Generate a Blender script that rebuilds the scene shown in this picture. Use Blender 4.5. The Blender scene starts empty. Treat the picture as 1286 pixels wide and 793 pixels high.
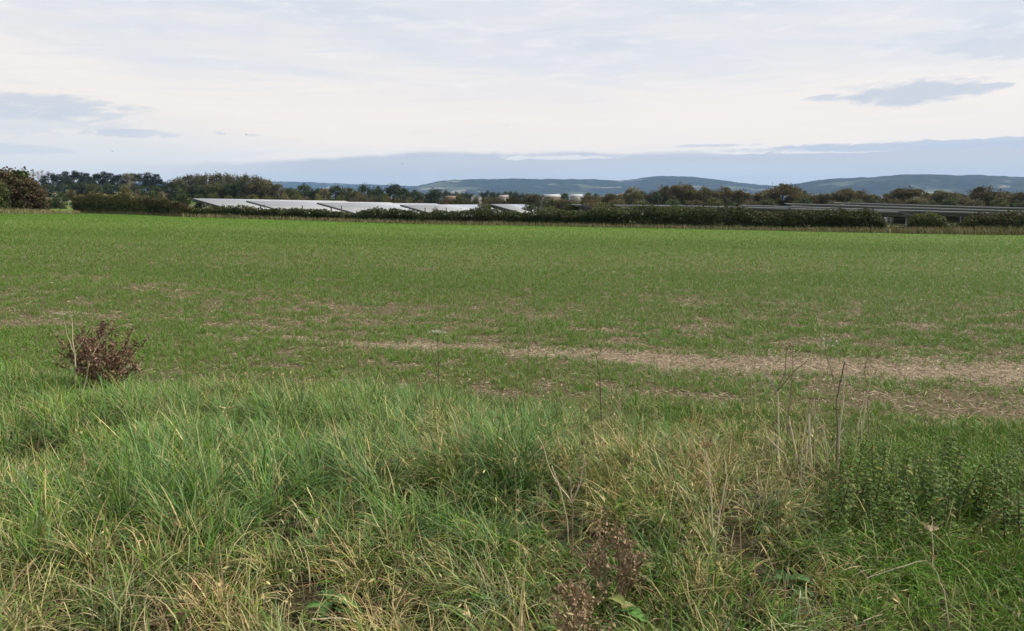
import bpy, math, random
import numpy as np
C = bpy.context.scene
COL = C.collection
R = math.radians
rng = np.random.default_rng(7)

# ------------------------------------------------------------------ camera
F = 971.0                     # focal length in photo pixels (1286 wide)
H = 2.0                       # eye height above the field
PITCH = math.atan((396.5 - 257.0) / F)
cam = bpy.data.objects.new('camera', bpy.data.cameras.new('camera'))
COL.objects.link(cam)
cam.location = (0, 0, H)
cam.rotation_euler = (math.pi / 2 - PITCH, 0, 0)
cam.data.sensor_width = 36
cam.data.lens = F / 1286 * 36
cam.data.clip_start = 0.05
cam.data.clip_end = 40000
C.camera = cam
CP, SP = math.cos(PITCH), math.sin(PITCH)

# ------------------------------------------------------------------ render settings
C.render.engine = 'CYCLES'
C.view_settings.view_transform = 'Standard'
C.view_settings.look = 'None'
C.view_settings.exposure = 0.14
C.view_settings.gamma = 1
C.view_settings.use_curve_mapping = False
cy = C.cycles
cy.use_denoising = True
cy.max_bounces = 5
cy.diffuse_bounces = 3
cy.glossy_bounces = 2
cy.transmission_bounces = 3
cy.transparent_max_bounces = 4
cy.volume_bounces = 1
cy.use_adaptive_sampling = True
cy.adaptive_threshold = 0.02
cy.sample_clamp_direct = 4.0
cy.sample_clamp_indirect = 3.0

SUN_EL, SUN_AZ = 40.0, 78.0     # azimuth clockwise from +Y (view direction): from the right


def direction(px, py):
    """unit direction from the camera of a photo pixel"""
    a, b = (px - 643) / F, (396.5 - py) / F
    v = np.array([a, CP + b * SP, -SP + b * CP])
    return v / np.linalg.norm(v)


def ray_y(px, py, Y):
    """point at forward distance Y on the ray of a photo pixel"""
    v = direction(px, py)
    return np.array([0, 0, H]) + v * (Y / v[1])


# ------------------------------------------------------------------ node helpers
class NT:
    def __init__(self, tree):
        self.t = tree

    def new(self, kind, **kw):
        n = self.t.nodes.new(kind)
        for k, v in kw.items():
            setattr(n, k, v)
        return n

    def put(self, sock, v):
        if isinstance(v, bpy.types.NodeSocket):
            self.t.links.new(v, sock)
        elif v is not None:
            try:
                sock.default_value = v
            except Exception:
                sock.default_value = (*v, 1.0)

    def m(self, op, a, b=None, c=None, clamp=False):
        n = self.new('ShaderNodeMath', operation=op, use_clamp=clamp)
        for s, v in zip(n.inputs, (a, b, c)):
            self.put(s, v)
        return n.outputs[0]

    def step(self, v, lo, hi):
        n = self.new('ShaderNodeMapRange', interpolation_type='SMOOTHSTEP')
        self.put(n.inputs[0], v); self.put(n.inputs[1], lo); self.put(n.inputs[2], hi)
        n.inputs[3].default_value = 0; n.inputs[4].default_value = 1
        return n.outputs[0]

    def mix(self, f, a, b, blend='MIX'):
        n = self.new('ShaderNodeMix', data_type='RGBA', blend_type=blend)
        self.put(n.inputs[0], f)
        for s, v in ((n.inputs[6], a), (n.inputs[7], b)):
            self.put(s, v if isinstance(v, bpy.types.NodeSocket) else (*v[:3], 1.0))
        return n.outputs[2]

    def noise(self, vec, scale, detail=4, rough=0.55, dist=0.0):
        n = self.new('ShaderNodeTexNoise')
        self.put(n.inputs['Vector'], vec)
        n.inputs['Scale'].default_value = scale
        n.inputs['Detail'].default_value = detail
        n.inputs['Roughness'].default_value = rough
        n.inputs['Distortion'].default_value = dist
        return n.outputs[0]

    def vec(self, x, y, z=0.0):
        n = self.new('ShaderNodeCombineXYZ')
        for s, v in zip(n.inputs, (x, y, z)):
            self.put(s, v)
        return n.outputs[0]

    def scaled(self, vec, s):
        n = self.new('ShaderNodeVectorMath', operation='MULTIPLY')
        self.put(n.inputs[0], vec); n.inputs[1].default_value = s
        return n.outputs[0]


# ------------------------------------------------------------------ world
W = bpy.data.worlds.new('World')
C.world = W
W.use_nodes = True
nt = W.node_tree
nt.nodes.clear()
w = NT(nt)
STR = 0.1
sky = w.new('ShaderNodeTexSky', sky_type='NISHITA', sun_disc=False)
sky.sun_elevation = R(SUN_EL); sky.sun_rotation = R(SUN_AZ)
tc = w.new('ShaderNodeTexCoord')
sep = w.new('ShaderNodeSeparateXYZ'); nt.links.new(tc.outputs['Generated'], sep.inputs[0])
AZ = w.m('ARCTAN2', sep.outputs[0], sep.outputs[1])
EL = w.m('ARCSINE', sep.outputs[2])
U = w.m('MULTIPLY', AZ, F)        # azimuth and elevation in units of about one photo pixel
V = w.m('MULTIPLY', EL, F)


def ae(px, py):
    v = direction(px, py)
    return math.atan2(v[0], v[1]) * F, math.asin(v[2]) * F


n1 = w.noise(w.vec(w.m('MULTIPLY', AZ, 2.6), w.m('MULTIPLY', w.m('ADD', EL, w.m('MULTIPLY', AZ, 0.05)), 19.0), 1.3), 1.3, 7, 0.55, 0.5)
n2 = w.noise(w.vec(w.m('MULTIPLY', AZ, 9.0), w.m('MULTIPLY', EL, 42.0), 4.1), 1.6, 6, 0.6, 0.4)
n3 = w.noise(w.vec(w.m('MULTIPLY', AZ, 5.0), w.m('MULTIPLY', EL, 7.0), 8.1), 2.0, 5, 0.6, 0.3)
hi = w.step(V, 70, 235)
f = w.m('ADD', w.m('MULTIPLY', hi, 0.80), w.m('MULTIPLY', w.m('SUBTRACT', n1, 0.5), 1.5), clamp=True)
WARM, COOL = (0.95, 0.872, 0.795), (0.655, 0.695, 0.775)
c = w.mix(f, WARM, COOL)
# fine brighter streaks
c = w.mix(w.m('MULTIPLY', w.step(n2, 0.50, 0.72), 0.45), c, (0.93, 0.89, 0.86))
n4 = w.noise(w.vec(w.m('MULTIPLY', AZ, 4.0), w.m('MULTIPLY', w.m('SUBTRACT', EL, w.m('MULTIPLY', AZ, 0.06)), 60.0), 2.2), 1.8, 8, 0.65, 1.2)
c = w.mix(w.m('MULTIPLY', w.step(n4, 0.50, 0.72), 0.42), c, (0.68, 0.715, 0.785))
# soft grey patch clouds high up
c = w.mix(w.m('MULTIPLY', w.m('MULTIPLY', w.step(n3, 0.52, 0.72), w.step(V, 150, 260)), 0.4), c, (0.60, 0.645, 0.74))
glow = w.m('MULTIPLY', w.step(V, 55, 75), w.m('SUBTRACT', 1.0, w.step(V, 95, 165)))
c = w.mix(w.m('MULTIPLY', glow, 0.6), c, (0.985, 0.865, 0.755))
# the left sky low down is a pale grey white
left = w.m('SUBTRACT', 1.0, w.step(U, ae(150, 200)[0], ae(420, 200)[0]))
c = w.mix(w.m('MULTIPLY', w.m('MULTIPLY', left, w.m('SUBTRACT', 1.0, w.step(V, 50, 120))), 0.9), c, (0.80, 0.785, 0.765))
# blue grey bank along the horizon
edge = w.m('ADD', w.m('MULTIPLY', w.step(U, ae(160, 200)[0], ae(560, 200)[0]), 20.0), 44.0)
edge = w.m('ADD', edge, w.m('MULTIPLY', w.m('SUBTRACT', n3, 0.5), 14.0))
edge = w.m('ADD', edge, w.m('MULTIPLY', w.m('SUBTRACT', n2, 0.5), 10.0))
dV = w.m('SUBTRACT', edge, V)
bank = w.m('MULTIPLY', w.step(dV, -2.0, 5.0), w.step(U, ae(60, 200)[0], ae(420, 200)[0]))
bcol = w.mix(w.step(V, 8, 62), (0.55, 0.59, 0.625), (0.575, 0.585, 0.625))
bcol = w.mix(w.m('MULTIPLY', w.step(n1, 0.45, 0.7), 0.35), bcol, (0.66, 0.71, 0.78))
c = w.mix(bank, c, bcol)
# a second low streak on the right and the bright slits under it


n5 = w.noise(w.vec(w.m('MULTIPLY', AZ, 20.0), w.m('MULTIPLY', w.m('SUBTRACT', EL, w.m('MULTIPLY', AZ, 0.10)), 75.0), 6.2), 1.5, 7, 0.62, 0.5)


def blob(px, py, rx, ry, soft=0.5, amp=1.6, nz=None):
    u0, v0 = ae(px, py)
    a = w.m('POWER', w.m('ABSOLUTE', w.m('DIVIDE', w.m('SUBTRACT', U, u0), rx)), 2.0)
    b = w.m('POWER', w.m('ABSOLUTE', w.m('DIVIDE', w.m('SUBTRACT', V, v0), ry)), 2.0)
    d = w.m('ADD', a, b)
    d = w.m('ADD', d, w.m('ADD', w.m('MULTIPLY', w.m('SUBTRACT', n5, 0.5), amp * 4.2), w.m('MULTIPLY', w.m('SUBTRACT', n2, 0.5), amp * 1.6)))
    return w.m('SUBTRACT', 1.0, w.step(d, 1.0 - soft, 1.0 + soft))


for (px, py, rx, ry, k, col, soft, amp) in (
        (690, 198, 70, 2.6, 0.9, (0.86, 0.82, 0.79), 0.6, 1.5),
        (1030, 189, 110, 3.2, 0.9, (0.92, 0.86, 0.81), 0.6, 1.3),
        (1170, 182, 190, 5.0, 0.85, (0.50, 0.555, 0.655), 0.5, 0.9),
        (900, 183, 45, 1.6, 0.6, (0.56, 0.60, 0.68), 0.6, 1.2),
        (35, 133, 88, 13, 0.75, (0.56, 0.615, 0.69), 0.8, 1.0),
        (20, 150, 100, 14, 0.4, (0.60, 0.65, 0.72), 0.7, 1.2),
        (165, 168, 52, 4.0, 0.6, (0.57, 0.62, 0.70), 0.6, 1.2),
        (10, 187, 60, 5.0, 0.5, (0.60, 0.65, 0.72), 0.6, 1.2),
        (1152, 116, 70, 12, 0.8, (0.54, 0.585, 0.665), 0.75, 1.0),
        (1045, 122.5, 30, 4.5, 0.7, (0.55, 0.595, 0.67), 0.75, 1.1),
        (1252, 107, 14, 3, 0.7, (0.56, 0.61, 0.69), 0.5, 1.1),
        (1275, 58, 55, 11, 0.55, (0.58, 0.63, 0.71), 0.7, 1.3),
        (1180, 50, 60, 9, 0.3, (0.62, 0.67, 0.75), 0.8, 1.3),
        (1265, 28, 40, 5, 0.4, (0.60, 0.65, 0.73), 0.8, 1.3),
        (318, 170, 9, 1.5, 0.5, (0.62, 0.64, 0.69), 0.6, 1.2),
        (277, 168, 6, 1.8, 0.5, (0.58, 0.61, 0.67), 0.6, 1.2)):
    c = w.mix(w.m('MULTIPLY', blob(px, py, rx, ry, soft, amp), k), c, col)
# sky dimmed slightly overhead, above the view, to deepen gaps in the grass
gain = w.m('ADD', 1.0, w.m('MULTIPLY', w.step(EL, R(19), R(60)), -0.12))
gain = w.m('DIVIDE', gain, STR)
vm = w.new('ShaderNodeVectorMath', operation='SCALE')
nt.links.new(c, vm.inputs[0]); nt.links.new(gain, vm.inputs['Scale'])
c = w.mix(0.95, sky.outputs[0], vm.outputs[0])
bg = w.new('ShaderNodeBackground'); bg.inputs[1].default_value = STR
nt.links.new(c, bg.inputs[0])
wo = w.new('ShaderNodeOutputWorld'); nt.links.new(bg.outputs[0], wo.inputs[0])
W.cycles.sampling_method = 'MANUAL'
W.cycles.sample_map_resolution = 1024

# ------------------------------------------------------------------ sun (through thin cloud)
sl = bpy.data.lights.new('sun', 'SUN')
sl.energy = 5.0; sl.angle = R(4); sl.color = (1.0, 0.94, 0.84)
so = bpy.data.objects.new('sun', sl); COL.objects.link(so)
so.location = (-20, -30, 60)
_sv = (math.cos(R(SUN_EL)) * math.sin(R(SUN_AZ)), math.cos(R(SUN_EL)) * math.cos(R(SUN_AZ)), math.sin(R(SUN_EL)))
import mathutils
so.rotation_euler = mathutils.Vector(_sv).to_track_quat('Z', 'Y').to_euler()


# ------------------------------------------------------------------ object helpers
def tag(o, label=None, cat=None, group=None, kind=None):
    if label: o['label'] = label
    if cat: o['category'] = cat
    if group: o['group'] = group
    if kind: o['kind'] = kind
    return o


def link(name, data, parent=None):
    o = bpy.data.objects.new(name, data)
    COL.objects.link(o)
    if parent is not None:
        o.parent = parent
    return o


def thing(name, label, cat, loc=(0, 0, 0), rz=0.0, group=None):
    o = link(name, None)
    o.empty_display_size = 0.2
    o.location = loc; o.rotation_euler = (0, 0, rz)
    return tag(o, label, cat, group)


ORD = ['first', 'second', 'third', 'fourth', 'fifth', 'sixth', 'seventh', 'eighth', 'ninth', 'tenth', 'eleventh', 'twelfth',
       'thirteenth', 'fourteenth', 'fifteenth', 'sixteenth', 'seventeenth', 'eighteenth', 'nineteenth', 'twentieth']


class MB:
    """collects vertices, faces and vertex colours for one mesh"""

    def __init__(self):
        self.v, self.q, self.c, self.n = [], [], [], 0

    def add(self, v, f, col):
        v = np.asarray(v, float).reshape(-1, 3)
        f = np.asarray(f, int)
        if f.shape[1] == 3:
            f = np.hstack([f, np.full((len(f), 1), -10 ** 9)])
        col = np.asarray(col, float)
        if col.ndim == 1:
            col = np.tile(col[:3], (len(v), 1))
        self.v.append(v); self.q.append(f + self.n); self.c.append(col[:, :3]); self.n += len(v)

    def tube(self, pts, rad, col, sides=6, cap=True):
        pts = np.asarray(pts, float); n = len(pts)
        rad = np.broadcast_to(np.asarray(rad, float), (n,))
        t = np.gradient(pts, axis=0)
        t /= np.linalg.norm(t, axis=1)[:, None] + 1e-12
        up = np.where(np.abs(t[:, 2:3]) > 0.9, np.array([[1.0, 0, 0]]), np.array([[0, 0, 1.0]]))
        a = np.cross(t, up); a /= np.linalg.norm(a, axis=1)[:, None] + 1e-12
        b = np.cross(t, a)
        ang = np.arange(sides) / sides * 2 * math.pi
        ring = pts[:, None, :] + rad[:, None, None] * (np.cos(ang)[None, :, None] * a[:, None, :] + np.sin(ang)[None, :, None] * b[:, None, :])
        i, j = np.meshgrid(np.arange(n - 1), np.arange(sides), indexing='ij')
        j2 = (j + 1) % sides
        q = np.stack([i * sides + j, i * sides + j2, (i + 1) * sides + j2, (i + 1) * sides + j], -1).reshape(-1, 4)
        self.add(ring.reshape(-1, 3), q, col)

    def box(self, x0, x1, y0, y1, z0, z1, col):
        v = [(x, y, z) for z in (z0, z1) for y in (y0, y1) for x in (x0, x1)]
        self.add(v, [(0, 2, 3, 1), (4, 5, 7, 6), (0, 1, 5, 4), (2, 6, 7, 3), (0, 4, 6, 2), (1, 3, 7, 5)], col)

    def cards(self, ctr, size, col, asp=1.0, axis=None, nrm=None):
        """random oriented little leaf faces (diamond quads); axis = long direction"""
        n = len(ctr)
        size = np.broadcast_to(np.asarray(size, float), (n,))
        if axis is None:
            axis = rng.normal(size=(n, 3))
        axis = axis / (np.linalg.norm(axis, axis=1)[:, None] + 1e-9)
        r = rng.normal(size=(n, 3)) if nrm is None else nrm
        side = np.cross(axis, r); side /= np.linalg.norm(side, axis=1)[:, None] + 1e-9
        L = axis * size[:, None] * 0.5
        S = side * size[:, None] * 0.5 * asp
        v = np.stack([ctr - L, ctr + S - 0.1 * L, ctr + L, ctr - S - 0.1 * L], 1)
        q = np.arange(n * 4).reshape(n, 4)
        self.add(v.reshape(-1, 3), q, np.repeat(col, 4, axis=0))

    def mesh(self, name, mat, smooth=False):
        me = bpy.data.meshes.new(name)
        v = np.concatenate(self.v); q = np.concatenate(self.q); c = np.concatenate(self.c)
        me.vertices.add(len(v)); me.vertices.foreach_set('co', v.astype(np.float32).ravel())
        tri = q[:, 3] < 0
        cnt = np.where(tri, 3, 4)
        loops = q[(np.arange(4)[None, :] < cnt[:, None])]
        start = np.concatenate([[0], np.cumsum(cnt)[:-1]])
        me.loops.add(len(loops)); me.loops.foreach_set('vertex_index', loops.astype(np.int32))
        me.polygons.add(len(q)); me.polygons.foreach_set('loop_start', start.astype(np.int32))
        if smooth:
            me.polygons.foreach_set('use_smooth', np.ones(len(q), bool))
        at = me.color_attributes.new('col', 'FLOAT_COLOR', 'POINT')
        at.data.foreach_set('color', np.hstack([np.clip(c, 0, 1), np.ones((len(c), 1))]).astype(np.float32).ravel())
        me.materials.append(mat)
        me.update(calc_edges=True)
        return me

    def obj(self, name, mat, parent=None, smooth=False):
        return link(name, self.mesh(name, mat, smooth), parent)


# ------------------------------------------------------------------ materials
def material(name):
    m = bpy.data.materials.new(name); m.use_nodes = True
    m.node_tree.nodes.clear()
    return m, NT(m.node_tree)


def finish(m, h, shader):
    o = h.new('ShaderNodeOutputMaterial'); m.node_tree.links.new(shader, o.inputs[0])
    return m


def bsdf(h, col, rough=0.7, spec=0.3, metal=0.0, normal=None):
    b = h.new('ShaderNodeBsdfPrincipled')
    h.put(b.inputs['Base Color'], col if isinstance(col, bpy.types.NodeSocket) else (*col, 1))
    h.put(b.inputs['Roughness'], rough); h.put(b.inputs['Metallic'], metal)
    h.put(b.inputs['Specular IOR Level'], spec)
    if normal is not None:
        h.put(b.inputs['Normal'], normal)
    return b.outputs[0]


def veg_mat(name, trans=0.25, rough=0.6, spec=0.25, vary=0.12, nscale=30.0, namp=0.25):
    m, h = material(name)
    a = h.new('ShaderNodeAttribute', attribute_name='col').outputs['Color']
    oi = h.new('ShaderNodeObjectInfo').outputs['Random']
    g = h.new('ShaderNodeNewGeometry').outputs['Position']
    n = h.noise(g, nscale, 3)
    k = h.m('ADD', h.m('MULTIPLY', h.m('SUBTRACT', n, 0.5), namp * 2), h.m('ADD', 1.0 - vary, h.m('MULTIPLY', oi, vary * 2)))
    s = h.new('ShaderNodeVectorMath', operation='SCALE')
    h.put(s.inputs[0], a); h.put(s.inputs['Scale'], k)
    col = s.outputs[0]
    b = bsdf(h, col, rough, spec)
    if trans > 0:
        t = h.new('ShaderNodeBsdfTranslucent'); h.put(t.inputs[0], col)
        mx = h.new('ShaderNodeMixShader'); mx.inputs[0].default_value = trans
        m.node_tree.links.new(b, mx.inputs[1]); m.node_tree.links.new(t.outputs[0], mx.inputs[2])
        b = mx.outputs[0]
    return finish(m, h, b)


M_GRASS = veg_mat('grass_blade', 0.14, 0.55, 0.16, 0.0, 60.0, 0.12)
M_CROP = veg_mat('crop_blade', 0.30, 0.5, 0.3, 0.0, 3.0, 0.2)
M_DRY = veg_mat('dry_stem', 0.08, 0.8, 0.15, 0.05, 40.0, 0.3)
M_LEAF = veg_mat('leaf', 0.22, 0.65, 0.2, 0.14, 2.0, 0.25)
M_NETTLE = veg_mat('nettle_leaf', 0.18, 0.6, 0.14, 0.12, 40.0, 0.2)
M_BARK = veg_mat('bark', 0.0, 0.9, 0.1, 0.08, 3.0, 0.3)
M_PAINT = veg_mat('building_paint', 0.0, 0.7, 0.3, 0.0, 0.6, 0.10)
M_BIRD = veg_mat('feather', 0.0, 0.8, 0.2, 0.0, 20.0, 0.1)


def metal_mat(name, col, rough, metal):
    m, h = material(name)
    g = h.new('ShaderNodeNewGeometry').outputs['Position']
    n = h.noise(g, 2.5, 4)
    c_ = h.mix(h.m('MULTIPLY', n, 0.5), col, tuple(x * 0.6 for x in col))
    return finish(m, h, bsdf(h, c_, rough, 0.5, metal))


M_RAIL = metal_mat('galvanised_steel', (0.40, 0.41, 0.42), 0.6, 0.2)
M_DARKSTEEL = metal_mat('dark_steel', (0.10, 0.105, 0.11), 0.55, 0.3)
M_POST = metal_mat('weathered_timber', (0.16, 0.13, 0.10), 0.9, 0.0)


def panel_mat():
    m, h = material('solar_glass')
    o = h.new('ShaderNodeTexCoord').outputs['Object']
    br = h.new('ShaderNodeTexBrick', offset=0.0)
    h.put(br.inputs['Vector'], o)
    br.inputs['Scale'].default_value = 1.0
    br.inputs['Brick Width'].default_value = 1.35; br.inputs['Row Height'].default_value = 1.02
    br.inputs['Mortar Size'].default_value = 0.03
    br.inputs['Color1'].default_value = (0.33, 0.325, 0.315, 1); br.inputs['Color2'].default_value = (0.38, 0.375, 0.36, 1)  # pale dusty base that also carries the bright sky's glare in its colour
    br.inputs['Mortar'].default_value = (0.35, 0.36, 0.37, 1)
    b = h.new('ShaderNodeBsdfPrincipled')
    m.node_tree.links.new(br.outputs[0], b.inputs['Base Color'])
    b.inputs['Roughness'].default_value = 0.16
    b.inputs['Specular IOR Level'].default_value = 1.0
    b.inputs['IOR'].default_value = 1.9
    b.inputs['Coat Weight'].default_value = 1.0
    b.inputs['Coat Roughness'].default_value = 0.12
    b.inputs['Coat IOR'].default_value = 1.7
    return finish(m, h, b.outputs[0])


M_PANEL = panel_mat()


# ------------------------------------------------------------------ numpy noise
def vnoise(x, y, seed=0):
    x = np.asarray(x, float); y = np.asarray(y, float)
    xi = np.floor(x).astype(np.int64); yi = np.floor(y).astype(np.int64)
    fx, fy = x - xi, y - yi
    fx = fx * fx * (3 - 2 * fx); fy = fy * fy * (3 - 2 * fy)

    def hsh(a, b):
        k = (a * 374761393 + b * 668265263 + seed * 1442695041) & 0xFFFFFFFF
        k = ((k ^ (k >> 13)) * 1274126177) & 0xFFFFFFFF
        k = ((k ^ (k >> 16)) * 2246822519) & 0xFFFFFFFF
        return ((k ^ (k >> 15)) & 0xFFFFFF) / 0xFFFFFF
    a, b, c_, d = hsh(xi, yi), hsh(xi + 1, yi), hsh(xi, yi + 1), hsh(xi + 1, yi + 1)
    return (a * (1 - fx) + b * fx) * (1 - fy) + (c_ * (1 - fx) + d * fx) * fy


def fbm(x, y, seed=0, oct=4):
    s, a, t = 0, 0.5, 0
    for k in range(oct):
        s = s + a * vnoise(x * 2 ** k, y * 2 ** k, seed + k * 17); t += a; a *= 0.5
    return s / t


def sst(x, lo, hi):
    t = np.clip((np.asarray(x, float) - lo) / (hi - lo), 0, 1)
    return t * t * (3 - 2 * t)


# ------------------------------------------------------------------ terrain
ROW_A = 0.25                                  # field rows, verge and straw strip run along (1, -ROW_A)


def ncoord(x, y):
    return y + ROW_A * x


def zg(x, y):
    x = np.asarray(x, float); y = np.asarray(y, float)
    n = ncoord(x, y)
    bank = 0.35 * (1 - sst(n, 4.2, 7.6))
    ang = x / np.maximum(np.abs(y), 1.0) * 70.0
    zf = np.interp(ang, [-60, -33, -10, 0, 23, 40, 60], [0.95, 0.76, 0.22, 0.10, -0.12, -0.32, -0.4])
    zf = zf * sst(y, 10, 66)
    near = np.clip(1 - (y - 200) / 250, 0, 1)
    side = np.interp(x / np.maximum(np.abs(y), 1.0), [-0.62, -0.42, -0.22, -0.05], [1, 1, 0.45, 0])
    rise = 0.030 * np.clip(y - 225, 0, 420) * side
    bump = (0.03 * (fbm(x * 0.9, y * 0.9, 3, 2) - 0.5) * (1 - sst(n, 8, 30)))
    return bank + zf * near + rise + bump


def ground_at(px, py):
    v = direction(px, py); t = 5.0
    lo, hi = 0.5, 4000.0
    if v[2] >= 0:
        return None
    f0 = lambda t: H + v[2] * t - float(zg(v[0] * t, v[1] * t))
    ts = np.geomspace(1, 3000, 800)
    val = np.array([f0(t) for t in ts])
    i = np.argmax(val < 0)
    lo, hi = ts[i - 1], ts[i]
    for _ in range(30):
        mid = (lo + hi) / 2
        if f0(mid) > 0: lo = mid
        else: hi = mid
    return np.array([v[0] * lo, v[1] * lo, float(zg(v[0] * lo, v[1] * lo))])


def strip_w(x, y):
    """strength of the straw strip left by the combine along the verge"""
    n = ncoord(x, y) - 10.45 + 0.18 * np.sin(x * 0.7) + 0.5 * (fbm(x * 0.8, y * 0.8, 21, 3) - 0.5) + 0.65 * (fbm(x * 2.6, y * 4.5, 22, 3) - 0.5)
    hw = np.interp(x, [-6, -3.2, 0, 3, 7], [0.12, 0.18, 0.30, 0.60, 0.66])
    s = np.interp(x, [-6.5, -3.4, -1.5, 20], [0.0, 0.45, 1, 1])
    return s * np.exp(-(n / hw) ** 2 * 1.1)


def bare_w(x, y):
    """patches where the crop is thin"""
    n = ncoord(x, y)
    a = fbm(x * 0.33, n * 0.75, 5, 4)
    b = fbm(x * 3.0, n * 3.8, 9, 3)
    t = 0.30 * a + 0.70 * b
    t = t + 0.10 * (1 - sst(n, 10, 22)) - 0.10 * sst(n, 25, 60)
    dark = np.exp(-((n - 8.5) / 0.5) ** 2) * sst(x, 2.5, 4.5) * 0.25
    return sst(t + dark - 0.10 * (1 - sst(n, 9.3, 11.0)) * (1 - sst(x, 2.0, 4.0)), 0.57, 0.71)


def build_ground():
    rad = np.concatenate([[0.0], np.geomspace(0.5, 90, 330), np.geomspace(92, 13000, 150)])
    na = 300
    # finer angular steps in front
    th = np.linspace(-1, 1, na + 1)[:-1]
    th = math.pi * (0.45 * th + 0.55 * th ** 3)
    rr, tt = np.meshgrid(rad, th, indexing='ij')
    x, y = rr * np.sin(tt), rr * np.cos(tt)
    z = zg(x, y)
    n = ncoord(x, y)
    verge = 1 - sst(n + 0.5 * (fbm(x, y, 4, 3) - 0.5), 7.2, 7.8)
    straw = strip_w(x, y)
    hedge_d = np.interp(x / np.maximum(y, 1) * 70, HEDGE_ANG, HEDGE_D)
    beyond = np.where(y > 0, sst(y - hedge_d, -0.5, 1.5), 0) * np.where(x / np.maximum(y, 1) < -0.545, 0.0, 1.0)
    far = sst(y, 215, 260)
    beyond = np.maximum(beyond, far)
    green = np.clip(sst(y, 14, 70) * 0.9, 0, 1)
    col = np.stack([verge, straw, beyond], -1).reshape(-1, 3)
    nr = len(rad)
    i, j = np.meshgrid(np.arange(1, nr - 1), np.arange(na), indexing='ij')
    j2 = (j + 1) % na
    q = np.stack([i * na + j, i * na + j2, (i + 1) * na + j2, (i + 1) * na + j], -1).reshape(-1, 4)
    b = MB()
    b.add(np.stack([x, y, z], -1).reshape(-1, 3), q[:, ::-1], col)
    jj = np.arange(na)
    b.q.append(np.stack([jj * 0, na + (jj + 1) % na, na + jj, np.full(na, -10 ** 9)], -1)[:, [0, 2, 1, 3]])
    m, h = material('field_soil')
    at = h.new('ShaderNodeAttribute', attribute_name='col').outputs['Color']
    sp = h.new('ShaderNodeSeparateColor'); h.put(sp.inputs[0], at)
    p = h.new('ShaderNodeNewGeometry').outputs['Position']
    xyz = h.new('ShaderNodeSeparateXYZ'); h.put(xyz.inputs[0], p)
    along = h.vec(h.m('MULTIPLY', xyz.outputs[0], 0.35), h.m('ADD', xyz.outputs[1], h.m('MULTIPLY', xyz.outputs[0], ROW_A)), 0)
    fine = h.noise(p, 28, 5, 0.65)
    mid = h.noise(along, 1.1, 5, 0.6)
    soil = h.mix(h.step(fine, 0.35, 0.7), (0.058, 0.043, 0.025), (0.175, 0.135, 0.078))
    chips = h.noise(h.vec(h.m('MULTIPLY', xyz.outputs[0], 1.0), h.m('MULTIPLY', xyz.outputs[1], 1.6), 0), 22, 4, 0.7)
    soil = h.mix(h.m('MULTIPLY', h.step(chips, 0.55, 0.66), 0.55), soil, (0.42, 0.34, 0.21))
    # far away the crop closes over the soil
    green = h.mix(h.step(mid, 0.3, 0.7), (0.090, 0.172, 0.016), (0.122, 0.212, 0.023))
    gw = h.m('MULTIPLY', h.step(xyz.outputs[1], 10, 75), h.m('ADD', 0.78, h.m('MULTIPLY', h.step(mid, 0.66, 0.42), 0.22)))
    base = h.mix(gw, soil, green)
    strawc = h.mix(h.step(chips, 0.4, 0.62), (0.11, 0.080, 0.053), (0.36, 0.285, 0.20))
    base = h.mix(h.m('MULTIPLY', sp.outputs[1], 0.9), base, strawc)
    blotch = h.noise(p, 9, 6, 0.7)
    shaded_thatch = h.mix(h.step(blotch, 0.35, 0.65), (0.018, 0.020, 0.010), (0.070, 0.058, 0.030))  # dead litter kept near black, painting shade into the gaps between tussocks
    shaded_thatch = h.mix(h.m('MULTIPLY', h.step(h.noise(p, 90, 3, 0.7), 0.52, 0.62), 0.6), shaded_thatch, (0.16, 0.13, 0.07))
    base = h.mix(sp.outputs[0], base, shaded_thatch)
    # rough pasture of the solar farm, then a patchwork of far fields
    rough = h.mix(h.step(h.noise(p, 0.4, 5), 0.35, 0.65), (0.085, 0.11, 0.04), (0.17, 0.16, 0.075))
    vo = h.new('ShaderNodeTexVoronoi'); vo.inputs['Scale'].default_value = 0.0042
    h.put(vo.inputs['Vector'], p)
    vs = h.new('ShaderNodeSeparateColor'); h.put(vs.inputs[0], vo.outputs['Color'])
    fields = h.mix(h.step(vs.outputs[0], 0.35, 0.65), (0.075, 0.115, 0.035), (0.20, 0.17, 0.10))
    rough = h.mix(h.step(xyz.outputs[1], 230, 330), rough, fields)
    base = h.mix(sp.outputs[2], base, rough)
    bu = h.new('ShaderNodeBump'); bu.inputs['Strength'].default_value = 0.6; bu.inputs['Distance'].default_value = 0.03
    h.put(bu.inputs['Height'], fine)
    finish(m, h, bsdf(h, base, 0.95, 0.1, 0, bu.outputs[0]))
    g = b.obj('ground', m, smooth=True)
    return tag(g, kind='structure')


# the hedge's foot: column (lateral/forward*70) against forward distance
HEDGE_PX = [(60, 268.0, 116), (105, 268.2, 112), (190, 270.5, 92), (240, 272, 82), (370, 277, 77), (505, 281, 73), (640, 283, 71), (800, 285, 67.5),
            (1000, 289.5, 63.5), (1110, 291.5, 62), (1286, 293.5, 60), (1500, 296, 58)]
HEDGE_ANG = [(p[0] - 643) / F / CP * 70 for p in HEDGE_PX]
HEDGE_D = [p[2] for p in HEDGE_PX]
ground = build_ground()


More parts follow.
